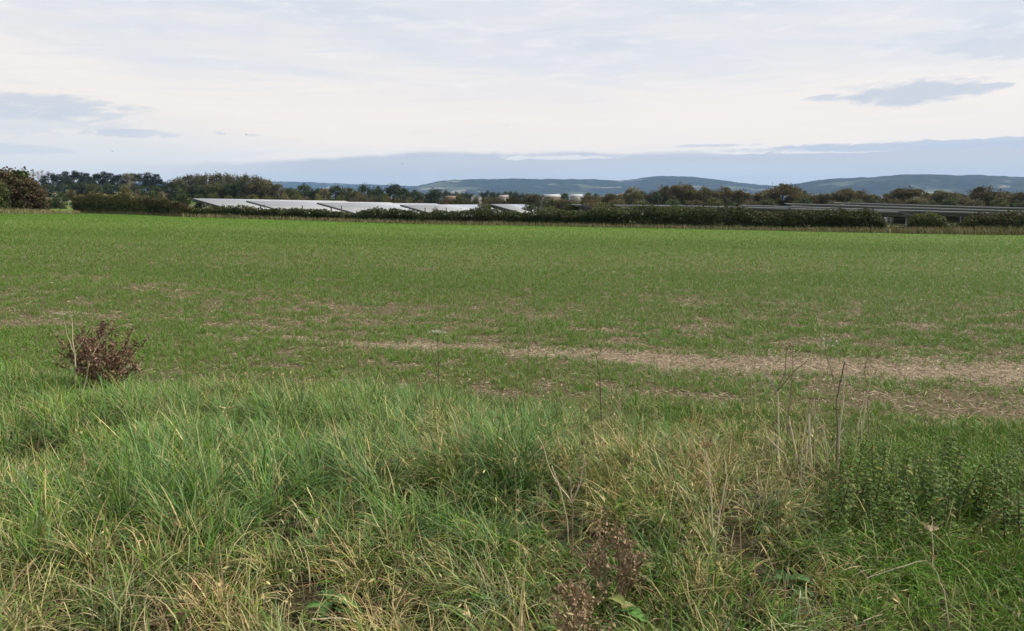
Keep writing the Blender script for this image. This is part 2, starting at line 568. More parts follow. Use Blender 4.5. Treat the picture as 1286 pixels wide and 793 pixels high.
# ------------------------------------------------------------------ hills
def hill(name, pts, dist, depth, seed, light):
    px = np.array([p[0] for p in pts], float); py = np.array([p[1] for p in pts], float)
    X = (px - 643) / F / CP * dist
    Z = (257.0 - py) / F * dist * 1.0 + 4
    xs = np.linspace(X[0], X[-1], 420)
    zr = np.interp(xs, X, Z)
    k = np.ones(9) / 9
    zr = np.convolve(np.pad(zr, 4, mode='edge'), k, 'valid')
    ts = np.linspace(-1, 0.7, 70)
    prof = np.cos(np.clip(ts, -1, 1) * math.pi / 2) ** 1.25
    xx, tt = np.meshgrid(xs, ts, indexing='ij')
    yy = dist + tt * depth
    z = zr[:, None] * prof[None, :]
    rel = prof[None, :] * np.ones_like(xx)
    z = z + rel * (1 - rel * 0.75) * 60 * (fbm(xx / 700, yy / 500, seed, 4) - 0.5) * 2
    z = z + rel ** 4 * 17 * (fbm(xx / 60, yy / 200, seed + 3, 3) - 0.45) * (zr[:, None] > 8)
    z = np.maximum(z, -0.5)
    nx, ny = xx.shape
    i, j = np.meshgrid(np.arange(nx - 1), np.arange(ny - 1), indexing='ij')
    q = np.stack([i * ny + j, (i + 1) * ny + j, (i + 1) * ny + j + 1, i * ny + j + 1], -1).reshape(-1, 4)
    b = MB(); b.add(np.stack([xx, yy, z], -1).reshape(-1, 3), q, np.stack([rel, rel, rel], -1).reshape(-1, 3))
    m, h = material(name + '_land')
    p = h.new('ShaderNodeNewGeometry').outputs['Position']
    at = h.new('ShaderNodeAttribute', attribute_name='col').outputs['Color']
    r_ = h.new('ShaderNodeSeparateColor'); h.put(r_.inputs[0], at)
    n = h.noise(h.scaled(p, (1, 1, 4)), 0.0022, 7, 0.62)
    vo = h.new('ShaderNodeTexVoronoi'); vo.inputs['Scale'].default_value = 0.0028
    h.put(vo.inputs['Vector'], h.scaled(p, (1, 1, 1.5)))
    vs = h.new('ShaderNodeSeparateColor'); h.put(vs.inputs[0], vo.outputs['Color'])
    fld = h.mix(h.step(vs.outputs[1], 0.3, 0.7), (0.10, 0.115, 0.065), (0.26, 0.24, 0.18))
    wood = h.mix(h.step(h.noise(p, 0.012, 5, 0.7), 0.35, 0.65), (0.010, 0.013, 0.011), (0.040, 0.042, 0.028))
    fw = h.m('MULTIPLY', h.step(h.m('SUBTRACT', h.m('ADD', n, h.m('MULTIPLY', vs.outputs[0], 0.14)), h.m('MULTIPLY', r_.outputs[0], 0.20)), 0.50 - light, 0.57 - light), 0.75)
    base = h.mix(fw, wood, fld)
    finish(m, h, bsdf(h, base, 0.95, 0.05))
    o = b.obj(name, m, smooth=True)
    return tag(o, kind='structure')


hill('far_ridge', [(-400, 236), (120, 232), (300, 228), (350, 229), (400, 230), (450, 232), (490, 233), (530, 235), (600, 240), (800, 248)], 11500, 1100, 11, 0.02)
hill('wooded_hills', [(420, 254), (480, 243), (520, 237), (545, 231), (565, 227.5), (600, 226), (650, 226), (700, 227.5), (770, 228.5), (790, 227),
                      (812, 223.5), (830, 222.5), (855, 223.5), (885, 227), (920, 231.5), (960, 234.5), (1000, 237), (1060, 242), (1150, 252)], 8200, 2000, 23, 0.03)
hill('village_hill', [(850, 256), (930, 246), (975, 236), (1000, 230), (1040, 225), (1090, 223.5), (1112, 221), (1150, 222), (1178, 224), (1195, 222.5),
                      (1230, 224.5), (1286, 224), (1400, 226), (1600, 230), (1800, 240)], 6400, 1700, 41, 0.03)

# ------------------------------------------------------------------ haze
def haze():
    b = MB(); b.box(-13400, 13400, -13400, 13400, -2.5, 460, (1, 1, 1))
    m, h = material('haze_air')
    v = h.new('ShaderNodeVolumePrincipled')
    v.inputs['Color'].default_value = (0.33, 0.58, 1.0, 1)
    v.inputs['Density'].default_value = 4.4e-5
    v.inputs['Anisotropy'].default_value = 0.1
    o = h.new('ShaderNodeOutputMaterial'); m.node_tree.links.new(v.outputs[0], o.inputs[1])
    m.cycles.homogeneous_volume = True
    return tag(b.obj('haze', m), kind='stuff')


haze()


# ------------------------------------------------------------------ tree prototypes (unit height, unit width)
def jitter(col, n, amt=0.25, hue=0.08):
    col = np.asarray(col, float)
    k = 1 + amt * rng.uniform(-1, 1, (n, 1))
    h_ = 1 + hue * rng.normal(size=(n, 3))
    return np.clip(col * k * h_, 0.004, 1)


BARK = (0.085, 0.068, 0.052)


def sphere_pts(n, shell=0.5):
    v = rng.normal(size=(n, 3)); v /= np.linalg.norm(v, axis=1)[:, None]
    return v * (rng.uniform(shell ** 3, 1, n) ** (1 / 3))[:, None]


def limbs(b, ctrs, z0, r0, bark=BARK, k=10):
    pick = rng.permutation(len(ctrs))[:k]
    for i in pick:
        c_ = ctrs[i]
        zb = min(max(z0, c_[2] * 0.5), 0.9)
        mid = np.array([c_[0] * 0.45, c_[1] * 0.45, (zb + c_[2]) / 2 + 0.02])
        b.tube([(0, 0, zb - 0.04), mid, c_], [r0 * 0.5, r0 * 0.32, r0 * 0.12], bark, 4)


def proto(kind, cols, seed, dens=1.0, bark=BARK):
    """returns (trunk mesh, crown mesh); cols: list of leaf colours, each clump takes one"""
    global rng
    keep = rng; rng = np.random.default_rng(seed)
    t, cr = MB(), MB()
    cols = [np.array(c_) for c_ in cols]
    ccol = lambda: cols[rng.integers(len(cols))] * rng.uniform(0.7, 1.3)
    if kind in ('round', 'bush', 'twiggy'):
        zc, rz = {'round': (0.53, 0.46), 'bush': (0.47, 0.53), 'twiggy': (0.50, 0.49)}[kind]
        K = {'round': 44, 'bush': 40, 'twiggy': 64}[kind]
        ct = sphere_pts(K, 0.55) * np.array([0.40, 0.40, rz * 0.84]) + np.array([0, 0, zc])
        ct *= 1 + 0.05 * rng.normal(size=(K, 1)) * np.array([1, 1, 0.4])
        if True:
            low = rng.random(K) < 0.38
            ct[low, 2] = rng.uniform(0.06, 0.32, low.sum())
            la = rng.uniform(0, 6.283, low.sum()); lr = rng.uniform(0.1, 0.42, low.sum())
            ct[low, 0] = lr * np.cos(la); ct[low, 1] = lr * np.sin(la)
        ct[:, 2] = np.clip(ct[:, 2], 0.06, 0.93)
        rtr = 0.028
        t.tube([(0, 0, -0.02), (0.005, 0, 0.2), (0, 0.01, 0.5), (0.01, 0, 0.8)], [rtr * 1.4, rtr, rtr * 0.6, rtr * 0.2], bark, 7)
        limbs(t, ct, 0.25, rtr, bark, 14)
        m = int(1500 * dens)
        p = sphere_pts(m, 0.55) * np.array([0.46, 0.46, rz * 0.95]) + np.array([0, 0, zc])
        p *= 1 + 0.07 * rng.normal(size=(m, 1))
        p[:, 2] = np.clip(p[:, 2] - 0.10 * rng.random(m) * (p[:, 2] < 0.4), 0.0, 1.02)
        p = p[fbm(p[:, 0] * 6 + seed, p[:, 2] * 6 + p[:, 1] * 5, seed, 2) > 0.40]; m = len(p)
        cc = np.array([ccol() for _ in range(12)])[(fbm(p[:, 0] * 4, p[:, 1] * 4 + p[:, 2] * 4, seed + 1, 2) * 30).astype(int) % 12]
        cc = np.clip(cc * rng.uniform(0.65, 1.35, (m, 1)), 0.004, 1)
        if kind == 'twiggy':
            ax = p - np.array([0, 0, 0.2]); ax += 0.25 * rng.normal(size=ax.shape) * np.linalg.norm(ax, axis=1)[:, None]
            cr.cards(p, rng.uniform(0.05, 0.10, m), cc, 0.32, axis=ax)
        else:
            cr.cards(p, rng.uniform(0.035, 0.065, m), cc, 0.75)
        for c_ in ct:
            m = int(105 * dens * rng.uniform(0.6, 1.3))
            rr = rng.uniform(0.09, 0.16)
            p = c_ + sphere_pts(m, 0.35) * rr * np.array([1.1, 1.1, 0.85])
            p[:, 2] = np.maximum(p[:, 2], 0.0)
            if kind == 'twiggy':
                ax = p - np.array([0, 0, 0.25]); ax += 0.25 * rng.normal(size=ax.shape) * np.linalg.norm(ax, axis=1)[:, None]
                cr.cards(p, rng.uniform(0.05, 0.11, m), jitter(ccol(), m, 0.35), 0.30, axis=ax)
                m2 = m // 2
                p2 = c_ + sphere_pts(m2, 0.2) * rr
                p2[:, 2] = np.maximum(p2[:, 2], 0.0)
                cr.cards(p2, rng.uniform(0.02, 0.045, m2), jitter(ccol(), m2, 0.35), 0.8)
            else:
                cr.cards(p, rng.uniform(0.03, 0.065, m), jitter(ccol(), m, 0.3), 0.75)
    elif kind == 'pine':
        t.tube([(0, 0, -0.02), (0.01, 0, 0.3), (0, 0.01, 0.6), (0.015, 0, 0.92)], [0.022, 0.018, 0.014, 0.006], bark, 6)
        K = 24
        z = rng.uniform(0.25, 0.95, K) ** 0.8
        rad = 0.36 * np.sqrt(np.clip(1.05 - z, 0.05, 0.6) / 0.6) * rng.uniform(0.3, 1.0, K)
        a = rng.uniform(0, 2 * math.pi, K)
        ct = np.stack([rad * np.cos(a), rad * np.sin(a), z], -1)
        limbs(t, ct, 0.35, 0.018, bark, 12)
        for c_ in ct:
            m = int(90 * dens)
            p = c_ + sphere_pts(m, 0.2) * np.array([0.19, 0.19, 0.075])
            cr.cards(p, rng.uniform(0.03, 0.06, m), jitter(ccol(), m, 0.3), 0.6)
    elif kind == 'poplar':
        t.tube([(0, 0, -0.02), (0, 0.004, 0.4), (0.004, 0, 0.95)], [0.016, 0.011, 0.003], bark, 6)
        K = 34
        z = rng.uniform(0.22, 0.98, K)
        rad = 0.38 * np.interp(z, [0.2, 0.4, 0.75, 1.0], [0.6, 1.0, 0.9, 0.25]) * rng.uniform(0.2, 1, K)
        a = rng.uniform(0, 2 * math.pi, K)
        ct = np.stack([rad * np.cos(a), rad * np.sin(a), z], -1)
        for c_ in ct:
            t.tube([(0, 0, max(c_[2] - 0.16, 0.15)), c_], [0.006, 0.002], bark, 4)
            m = int(70 * dens)
            p = c_ + sphere_pts(m, 0.1) * np.array([0.16, 0.16, 0.055])
            cr.cards(p, rng.uniform(0.012, 0.028, m), jitter(ccol(), m, 0.3), 0.7)
    elif kind == 'conifer':
        t.tube([(0, 0, -0.02), (0, 0, 0.5), (0, 0, 0.97)], [0.02, 0.012, 0.003], bark, 6)
        for z in np.linspace(0.10, 0.97, 20):
            rr = 0.46 * (1.02 - z) ** 0.75
            for a in rng.uniform(0, 2 * math.pi, 6):
                q = rng.uniform(0.4, 1.0) * rr
                c_ = np.array([q * math.cos(a), q * math.sin(a), z - 0.05 * q])
                m = int(20 * dens)
                p = c_ + sphere_pts(m, 0.1) * np.array([0.10, 0.10, 0.04])
                cr.cards(p, rng.uniform(0.03, 0.05, m), jitter(ccol(), m, 0.3), 0.5)
    out = (t.mesh('trunk', M_BARK), cr.mesh('crown', M_LEAF))
    rng = keep
    return out


DK, OL, GR = (0.042, 0.056, 0.026), (0.095, 0.100, 0.038), (0.072, 0.098, 0.036)
BR, TAN, RED = (0.125, 0.104, 0.052), (0.185, 0.150, 0.078), (0.105, 0.060, 0.040)
YG, PALE = (0.15, 0.15, 0.045), (0.20, 0.195, 0.105)
PR = {
    'oak_dark': [proto('round', [DK, GR, DK], s) for s in (101, 102, 103)],
    'oak_olive': [proto('round', [OL, GR, OL], s) for s in (111, 112, 113)],
    'oak_autumn': [proto('round', [TAN, BR, OL], s) for s in (121, 122)],
    'willow': [proto('twiggy', [BR, TAN, BR, OL], s, 1.1) for s in (131, 132, 133)],
    'willow_olive': [proto('twiggy', [OL, TAN, PALE], s, 1.1) for s in (134, 135)],
    'pine': [proto('pine', [(0.018, 0.030, 0.022), (0.026, 0.038, 0.026)], s, 1.3, (0.12, 0.075, 0.05)) for s in (141, 142, 143)],
    'poplar': [proto('poplar', [PALE, (0.15, 0.13, 0.08)], s, 1.0, (0.16, 0.15, 0.13)) for s in (151, 152)],
    'conifer': [proto('conifer', [DK, (0.022, 0.036, 0.022)], s) for s in (161,)],
    'bush_olive': [proto('bush', [OL, GR, YG], s) for s in (171, 172)],
    'bush_dark': [proto('bush', [DK, GR], s) for s in (173, 174)],
    'bush_brown': [proto('bush', [BR, RED, OL], s) for s in (175, 176)],
    'bush_gold': [proto('bush', [YG, TAN], s) for s in (177,)],
    'hawthorn': [proto('bush', [(0.130, 0.088, 0.054), (0.10, 0.070, 0.040), BR, OL, BR], 181, 3.0), proto('bush', [OL, (0.10, 0.082, 0.036), (0.115, 0.08, 0.04), GR], 186, 3.2), proto('bush', [GR, OL], 183, 2.4)],
    'woodland': [proto('round', [(0.115, 0.105, 0.048), (0.10, 0.095, 0.045), (0.085, 0.09, 0.042)], s) for s in (191, 192, 193)],
}
_cnt = {}


def tree(kind, px, top, Y, wpx, label, name=None, cat='tree', group=None, var=None, base=None, sink=0.1):
    """a tree whose crown is centred on column px, its top at row top, wpx wide, standing at forward distance Y"""
    tp = ray_y(px, top, Y)
    x = tp[0]
    z0 = float(zg(x, Y)) if base is None else base
    h_ = max(tp[2] - z0 + sink, 0.6)
    wd = wpx / F * Y * 1.05
    i = _cnt.get(kind, 0); _cnt[kind] = i + 1
    tm, cm = PR[kind][(i if var is None else var) % len(PR[kind])]
    o = thing(name or 'tree', label, cat, (x, Y, z0 - sink), (i * 2.4) % 6.28, group)
    o.scale = (wd, wd, h_)
    link('trunk', tm, o); link('crown', cm, o)
    return o


# --- left: hawthorns at the field corner
tree('hawthorn', 10, 211.5, 108, 72, 'big olive brown hawthorn filling the left edge of the picture', 'hawthorn', group='hawthorns at the field corner', var=1)
tree('hawthorn', 36, 226, 103, 44, 'rust red hawthorn on the right of the big corner hawthorn', 'hawthorn', group='hawthorns at the field corner', var=0)
tree('hawthorn', -2, 224, 100, 22, 'small green hawthorn cut by the left edge of the picture', 'hawthorn', group='hawthorns at the field corner', var=2)
# --- poplars
for k, (px, top, wd) in enumerate([(28, 211.5, 11), (35, 213, 9), (41, 213, 9), (47, 214, 9), (53, 214, 10), (60, 214, 11), (66, 217, 9)]):
    tree('poplar', px, top, 520 + 9 * (k % 3), wd, f'{ORD[k]} from the left of the pale slender poplars behind the corner hawthorn', 'poplar_tree', group='row of pale poplars')
# --- pines
for k, (px, top, wd) in enumerate([(56, 221, 14), (66, 218, 18), (77, 219, 16), (84, 216, 15), (92, 214.5, 15), (101, 217, 16), (110, 218, 15), (119, 217.5, 16),
                                   (128, 216, 16), (138, 218, 16), (147, 219, 15), (156, 218.5, 16), (165, 218.5, 15), (175, 218, 16), (185, 217, 17), (194, 219, 17), (202, 224, 15)]):
    tree('pine', px, top, 430 + 14 * ((k * 5) % 4), wd * 1.25, f'{ORD[k]} from the left of the tall dark pines in the grove', 'pine_tree', group='dark pine grove on the left')
for k, (px, top, wd) in enumerate([(58, 231, 20), (80, 230, 22), (98, 228, 22), (116, 230, 22), (135, 229, 20), (154, 232, 22), (174, 233, 22), (193, 232, 20)]):
    tree('oak_dark', px, top, 412, wd, f'{ORD[k]} from the left of the low dark bushy trees under the pines', 'tree', group='understorey of the pine grove')
tree('oak_dark', 40, 226, 330, 14, 'small round dark tree just right of the corner hawthorn under the poplars')
tree('willow_olive', 88, 237.5, 330, 13, 'pale round grey green bush standing before the dark pines', 'bush', 'bush')
tree('bush_dark', 74, 240, 205, 19, 'dark pointed bush alone on the field edge beyond the corner hawthorn', 'bush', 'bush')
tree('oak_olive', 115, 229, 340, 15, 'lighter green round tree left of centre before the pines')
tree('oak_olive', 124, 232.5, 330, 12, 'small grey green round tree beside the lighter one before the pines')
for k, (px, top, wd) in enumerate([(57, 248, 14), (50, 250, 16), (64, 250, 12), (95, 251, 16), (106, 247, 20)]):
    tree('bush_dark' if k % 2 else 'bush_olive', px, top, 218, wd, f'{ORD[k + 1]} of the low dark shrubs along the far edge of the left field', 'shrub', 'shrub', group='shrubs on the far edge of the left field')
# --- bushes standing up behind the tall left hedge
for (k_, px, top, wd, Y, lab) in [
        ('bush_olive', 116, 244, 20, 116, 'yellow green bush at the left end of the tall hedge'),
        ('bush_dark', 143, 240, 14, 118, 'dark green upright bush rising from the tall left hedge'),
        ('poplar', 162, 216, 26, 240, 'thin nearly bare tree with a forked trunk before the pines'),
        ('bush_gold', 157, 234, 18, 116, 'yellow green bush below the thin bare tree on the left'),
        ('bush_brown', 175, 239, 20, 114, 'rusty orange bush in the tall left hedge'),
        ('bush_dark', 192, 238, 16, 108, 'dark bush right of the rusty one in the left hedge'),
        ('bush_brown', 203, 238.5, 13, 112, 'small pinkish brown bush next to the dark round tree on the left'),
        ('oak_dark', 215, 227, 24, 330, 'dark round tree at the right end of the pine grove'),
        ('bush_dark', 229, 236, 22, 104, 'dark bush at the near end of the leftmost panel row')]:
    tree(k_, px, top, Y, wd, lab, 'bush' if 'bush' in k_ else 'tree', 'bush' if 'bush' in k_ else 'tree')
# --- the rounded wood behind the panels
for k, (px, top, wd) in enumerate([(222, 222, 22), (234, 219, 22), (247, 218, 22), (259, 217, 22), (271, 216.5, 22), (284, 217, 22), (297, 218, 22), (309, 218.5, 20), (321, 219.5, 20), (329, 222, 20)]):
    tree('woodland', px, top, 420 + 11 * ((k * 3) % 4), wd * 1.15, f'{ORD[k]} from the left of the tall pale autumn trees crowning the rounded wood', 'tree', group='top of the rounded wood')
for k, (kd, px, top, wd) in enumerate([('oak_dark', 232, 231, 24), ('oak_dark', 248, 230, 22), ('oak_olive', 262, 231, 20), ('oak_olive', 275, 228, 22), ('oak_dark', 289, 229, 22), ('oak_dark', 303, 226, 20),
                                       ('oak_autumn', 320, 226, 24), ('oak_autumn', 335, 226, 26), ('oak_autumn', 348, 230, 22)]):
    tree(kd, px, top, 350, wd, f'{ORD[k]} from the left of the lower trees at the front of the rounded wood', 'tree', group='front edge of the rounded wood')
for k, (kd, px, top, wd) in enumerate([('bush_dark', 250, 243, 16), ('bush_olive', 268, 241, 18), ('bush_brown', 288, 243, 16), ('bush_dark', 304, 242, 16), ('bush_gold', 318, 244, 18), ('bush_brown', 336, 244, 16),
                                       ('bush_gold', 358, 243, 12), ('bush_olive', 372, 243, 16)]):
    tree(kd, px, top, 235, wd, f'{ORD[k]} from the left of the low bushes lining the top of the panels', 'bush', 'bush', group='bushes lining the far side of the panels')
# --- trees from the wood to the middle
for k, (kd, px, top, wd, Y) in enumerate([
        ('oak_dark', 362, 235, 24, 360), ('oak_dark', 382, 231, 26, 330), ('oak_olive', 371, 237, 20, 300), ('oak_dark', 396, 236, 22, 320), ('oak_autumn', 408, 236, 18, 300),
        ('oak_dark', 421, 231.5, 26, 320), ('oak_olive', 436, 234.5, 24, 315), ('oak_autumn', 447, 239, 16, 290), ('oak_dark', 457, 230.5, 20, 320),
        ('oak_dark', 473, 233, 20, 330), ('oak_dark', 494, 229, 24, 320), ('oak_dark', 507, 235, 18, 330), ('oak_dark', 521, 238, 20, 340), ('oak_dark', 546, 235.5, 20, 330), ('oak_olive', 534, 240, 20, 330)]):
    look = {'oak_dark': 'dark green', 'oak_olive': 'olive green', 'oak_autumn': 'tawny brown'}[kd]
    where = {362: 'at the right foot of the rounded wood', 382: 'broad, first beyond the rounded wood', 371: 'low, before the broad dark tree', 396: 'small, left of the tawny one',
             408: 'between two dark trees behind the panels', 421: 'broad domed, behind the second panel row', 436: 'leaning right off the broad domed tree', 447: 'low, left of the twin tall trees',
             457: 'left one of the twin tall trees behind the panels', 473: 'narrow, in the dip between the tall trees', 494: 'tallest and most spreading of the middle trees',
             507: 'low on the right of the tallest middle tree', 521: 'low, under the left foot of the hill', 546: 'broad rounded, under the start of the blue hill', 534: 'low olive, left of the rounded dark one'}[px]
    tree(kd, px, top, Y, wd, f'{look} tree, {where}')
for k, (kd, px, top, wd) in enumerate([('bush_gold', 400, 243.5, 14), ('bush_brown', 384, 245, 16), ('bush_olive', 427, 244, 16), ('bush_brown', 454, 241, 18), ('bush_brown', 468, 243, 16), ('bush_olive', 484, 243, 16),
                                       ('bush_gold', 514, 247, 10), ('bush_brown', 499, 247, 16), ('bush_brown', 527, 249, 14)]):
    tree(kd, px, top, 225, wd, f'{ORD[k]} from the left of the rusty and golden bushes behind the middle panels', 'bush', 'bush', group='bushes behind the middle panels')
# --- the far plain in the middle
far = [(560, 238.5), (566, 241), (573, 240), (580, 241.5), (587, 241), (594, 242), (605, 241), (613, 238.5), (620, 240), (627, 241.5), (634, 240), (641, 239.5), (648, 240.5), (655, 242), (662, 242), (669, 243), (676, 244), (709, 241), (739, 241), (749, 242.5)]
for k, (px, top) in enumerate(far):
    tree('oak_dark', px, top, 640 if px < 700 else 520, 11 if px < 700 else 12, f'{ORD[k]} from the left of the small dark trees on the far plain', 'tree', group='small dark trees on the far plain')
for k, (kd, px, top, wd) in enumerate([('bush_brown', 560, 247, 20), ('oak_olive', 578, 244, 18), ('bush_brown', 586, 247, 14), ('oak_olive', 597, 247, 10), ('bush_brown', 612, 246, 18), ('bush_brown', 625, 245, 20), ('willow', 645, 246, 22),
                                       ('bush_brown', 661, 247, 18), ('willow', 669, 243, 20), ('bush_brown', 700, 248, 20), ('bush_brown', 716, 249, 18), ('bush_brown', 735, 248, 18), ('bush_olive', 690, 248.3, 26), ('bush_brown', 708, 248.5, 22), ('bush_brown', 726, 248.3, 24), ('bush_brown', 748, 249, 20), ('bush_olive', 572, 249.5, 20)]):
    tree(kd, px, top, 260, wd, f'{ORD[k]} from the left of the brown hedge bushes across the middle distance', 'bush', 'bush', group='brown bushes across the middle distance')
# --- brown willows right of the middle
right_w = [('willow', 768, 243, 26, 270, 'low brown willow left of the twiggy pale willows'), ('willow_olive', 795, 234.5, 26, 290, 'upright twiggy willow before the pale hill fields'),
           ('oak_dark', 822, 239, 22, 280, 'dark green round tree between the brown willows'), ('willow', 833, 233, 24, 300, 'brown willow right behind the dark round tree'),
           ('willow', 857, 229.5, 38, 290, 'largest brown willow below the hump of the hill'), ('willow', 884, 235, 26, 285, 'small willow on the right flank of the largest brown willow'),
           ('willow', 908, 234.5, 30, 290, 'broad brown willow left of the gap in the trees'), ('willow', 930, 237, 24, 285, 'sloping brown willow at the left of the tree gap'),
           ('willow', 955, 240, 20, 290, 'low reddish willow in the gap between the big willows'), ('willow', 984, 230, 48, 280, 'broad domed brown willow in the right half, left of the village hill'),
           ('bush_brown', 1022, 241, 22, 280, 'low brown bush right of the broad domed willow'), ('willow', 1035, 242, 20, 280, 'small brown willow left of the twin willows'),
           ('willow', 1062, 236, 30, 275, 'left of the twin brown willows under the village'), ('willow', 1083, 239, 26, 280, 'right of the twin brown willows under the village'),
           ('willow_olive', 1101, 246, 18, 280, 'low olive willow under the white village houses'), ('willow', 1139, 234.5, 46, 270, 'big domed autumn willow under the summit of the village hill'),
           ('oak_dark', 1116, 245, 12, 330, 'small dark tree at the left foot of the big autumn willow'), ('willow_olive', 1152, 247, 30, 262, 'low grey olive willow in front of the big autumn willow'),
           ('willow_olive', 1183, 238, 26, 280, 'pale olive willow right of the big autumn willow'), ('bush_gold', 1200, 241, 20, 270, 'yellowish bush beside the pale olive willow'),
           ('willow', 1214, 248, 24, 262, 'low tawny bush in front of the rightmost big willow'), ('willow', 1240, 234, 48, 272, 'rightmost big tawny willow with a flat top'),
           ('oak_dark', 1268, 240, 18, 340, 'dark tree behind the right shoulder of the tawny willow'), ('willow', 1282, 240, 28, 270, 'brown willow cut by the right edge of the picture'),
           ('willow', 1310, 238, 40, 275, 'brown willow just outside the right edge')]
for (kd, px, top, wd, Y, lab) in right_w:
    if px > 1300: continue
    tree(kd, px, top, Y, wd, lab, 'willow_tree' if 'willow' in kd else ('bush' if 'bush' in kd else 'tree'), 'bush' if 'bush' in kd else 'tree')
for k, (px, top) in enumerate([(742, 245), (757, 246), (782, 243), (808, 240), (846, 236), (872, 237), (896, 238), (920, 239), (943, 242), (967, 239), (1004, 238), (1014, 244), (1048, 241), (1074, 240), (1094, 244), (1122, 241), (1160, 241), (1172, 243), (1204, 243), (1226, 241), (1258, 241), (1270, 242)]):
    nm = ORD[k] if k < 20 else ['second to last', 'last'][k - 20]
    tree(['willow', 'willow_olive', 'oak_autumn'][k % 3], px, top, 300 + 8 * (k % 4), 27, f'{nm} {"from the left " if k < 20 else ""}of the low olive brown trees filling the right belt', 'willow_tree' if k % 3 < 2 else 'tree', group='low trees filling the belt on the right')
for k, px in enumerate([775, 805, 845, 872, 898, 921, 942, 965, 1010, 1046, 1075, 1098, 1122, 1168, 1192, 1226, 1256, 1278]):
    tree(['bush_brown', 'bush_olive', 'bush_dark'][k % 3], px, 248 + (k * 7 % 4), 225, 24, f'{ORD[k]} from the left of the low bushes along the foot of the willows', 'bush', 'bush', group='low bushes along the foot of the willows')


# ------------------------------------------------------------------ buildings far off
def gable_house(name, label, px, base_py, wpx, hpx, Y, roof_f, wall, roofc, rz=0.0, windows=0, depth=7, cat='house'):
    p = ray_y(px, base_py, Y)
    wd, ht = wpx / F * Y, hpx / F * Y
    o = thing(name, label, cat, (p[0], Y, p[2]), rz)
    z0 = -max(p[2] - float(zg(p[0], Y)), 0) - 0.3
    b = MB(); he = ht * (1 - roof_f)
    b.box(-wd / 2, wd / 2, -depth / 2, depth / 2, z0, he, wall)
    b.add([(-wd / 2, -depth / 2, he), (-wd / 2, depth / 2, he), (-wd / 2, 0, ht * 0.98), (wd / 2, -depth / 2, he), (wd / 2, depth / 2, he), (wd / 2, 0, ht * 0.98)], [(0, 2, 1), (3, 4, 5)], wall)
    b.obj('wall', M_PAINT, o)
    r = MB(); e = 0.35; tk = 0.18
    for s in (-1, 1):
        y1 = s * (depth / 2 + e); z1 = he - e * (ht - he) / (depth / 2)
        r.add([(-wd / 2 - e, 0, ht), (wd / 2 + e, 0, ht), (wd / 2 + e, y1, z1), (-wd / 2 - e, y1, z1),
               (-wd / 2 - e, 0, ht + tk), (wd / 2 + e, 0, ht + tk), (wd / 2 + e, y1, z1 + tk), (-wd / 2 - e, y1, z1 + tk)],
              [(0, 1, 2, 3), (4, 7, 6, 5), (0, 4, 5, 1), (2, 6, 7, 3), (1, 5, 6, 2), (0, 3, 7, 4)], roofc)
    r.obj('roof', M_PAINT, o)
    for k in range(windows):
        xw = (k + 0.5) / windows * wd - wd / 2
        b2 = MB(); b2.box(xw - 0.5, xw + 0.5, -depth / 2 - 0.05, -depth / 2 + 0.02, he * 0.4, he * 0.8, (0.03, 0.035, 0.04))
        b2.obj('window', M_PAINT, o)
    return o


WHT, SLATE, TILE, BRICK = (0.42, 0.405, 0.38), (0.12, 0.12, 0.13), (0.30, 0.16, 0.10), (0.22, 0.13, 0.09)
gable_house('cottage', 'white gabled cottage among trees below the left end of the hills', 595, 250.0, 4.0, 4.4, 560, 0.45, WHT, SLATE, R(70), 1, 3)
gable_house('cottage', 'smaller white cottage to the right of the white gabled cottage', 602, 249.8, 3.0, 4, 562, 0.45, WHT, SLATE, R(80), 1, 2.5)
gable_house('barn', 'long low barn with a reddish tiled roof among brown bushes', 567, 250, 13, 3.4, 420, 0.6, BRICK, (0.18, 0.125, 0.09), R(4), 0, 8, 'barn')
gable_house('barn', 'low pale pinkish barn left of the white roofed barns', 633, 250.5, 10, 5, 480, 0.5, (0.28, 0.24, 0.21), (0.28, 0.24, 0.21), R(-6), 0, 8, 'barn')
gable_house('barn', 'brown barn with a bright white roof, left of a dark round tree', 692, 250.2, 19, 5.6, 450, 0.5, (0.17, 0.12, 0.09), (0.36, 0.365, 0.37), R(6), 0, 14, 'barn')
gable_house('barn', 'white walled barn with a bright white roof, right of a dark round tree', 724, 249.8, 14, 5.2, 470, 0.5, (0.30, 0.29, 0.27), (0.36, 0.365, 0.37), R(-8), 0, 12, 'barn')
# village on the right hill
vil = MB()
for k, (px, py, wd) in enumerate([(1110, 240.5, 1.8), (1114, 240, 1.4), (1103, 239.2, 1.2), (1120, 240.6, 1.3), (1095, 241, 1.2), (1071, 238.6, 1.1), (1131, 239, 1.2)]):
    Y = 5450
    p = ray_y(px, py, Y)
    w_ = wd / F * Y
    b = MB(); b.box(-w_ / 2, w_ / 2, -4, 4, -14, 5, WHT)
    b.add([(-w_ / 2, -4.2, 5), (w_ / 2, -4.2, 5), (w_ / 2, 0, 8), (-w_ / 2, 0, 8), (-w_ / 2, 4.2, 5), (w_ / 2, 4.2, 5)], [(0, 1, 2, 3), (3, 2, 5, 4), (0, 3, 4, 4), (1, 5, 2, 2)][:2], (0.25, 0.22, 0.21))
    o = b.obj('hillside_house', M_PAINT)
    o.location = p
    tag(o, f'{ORD[sorted([1110, 1114, 1103, 1120, 1095, 1071, 1131]).index(px)]} from the left of the tiny white village houses on the right hill', 'house', 'white houses on the hillside')

# ------------------------------------------------------------------ solar farm
VX = (700 - 643) / F / CP               # rows run towards column 700
RZ = -math.atan(VX)


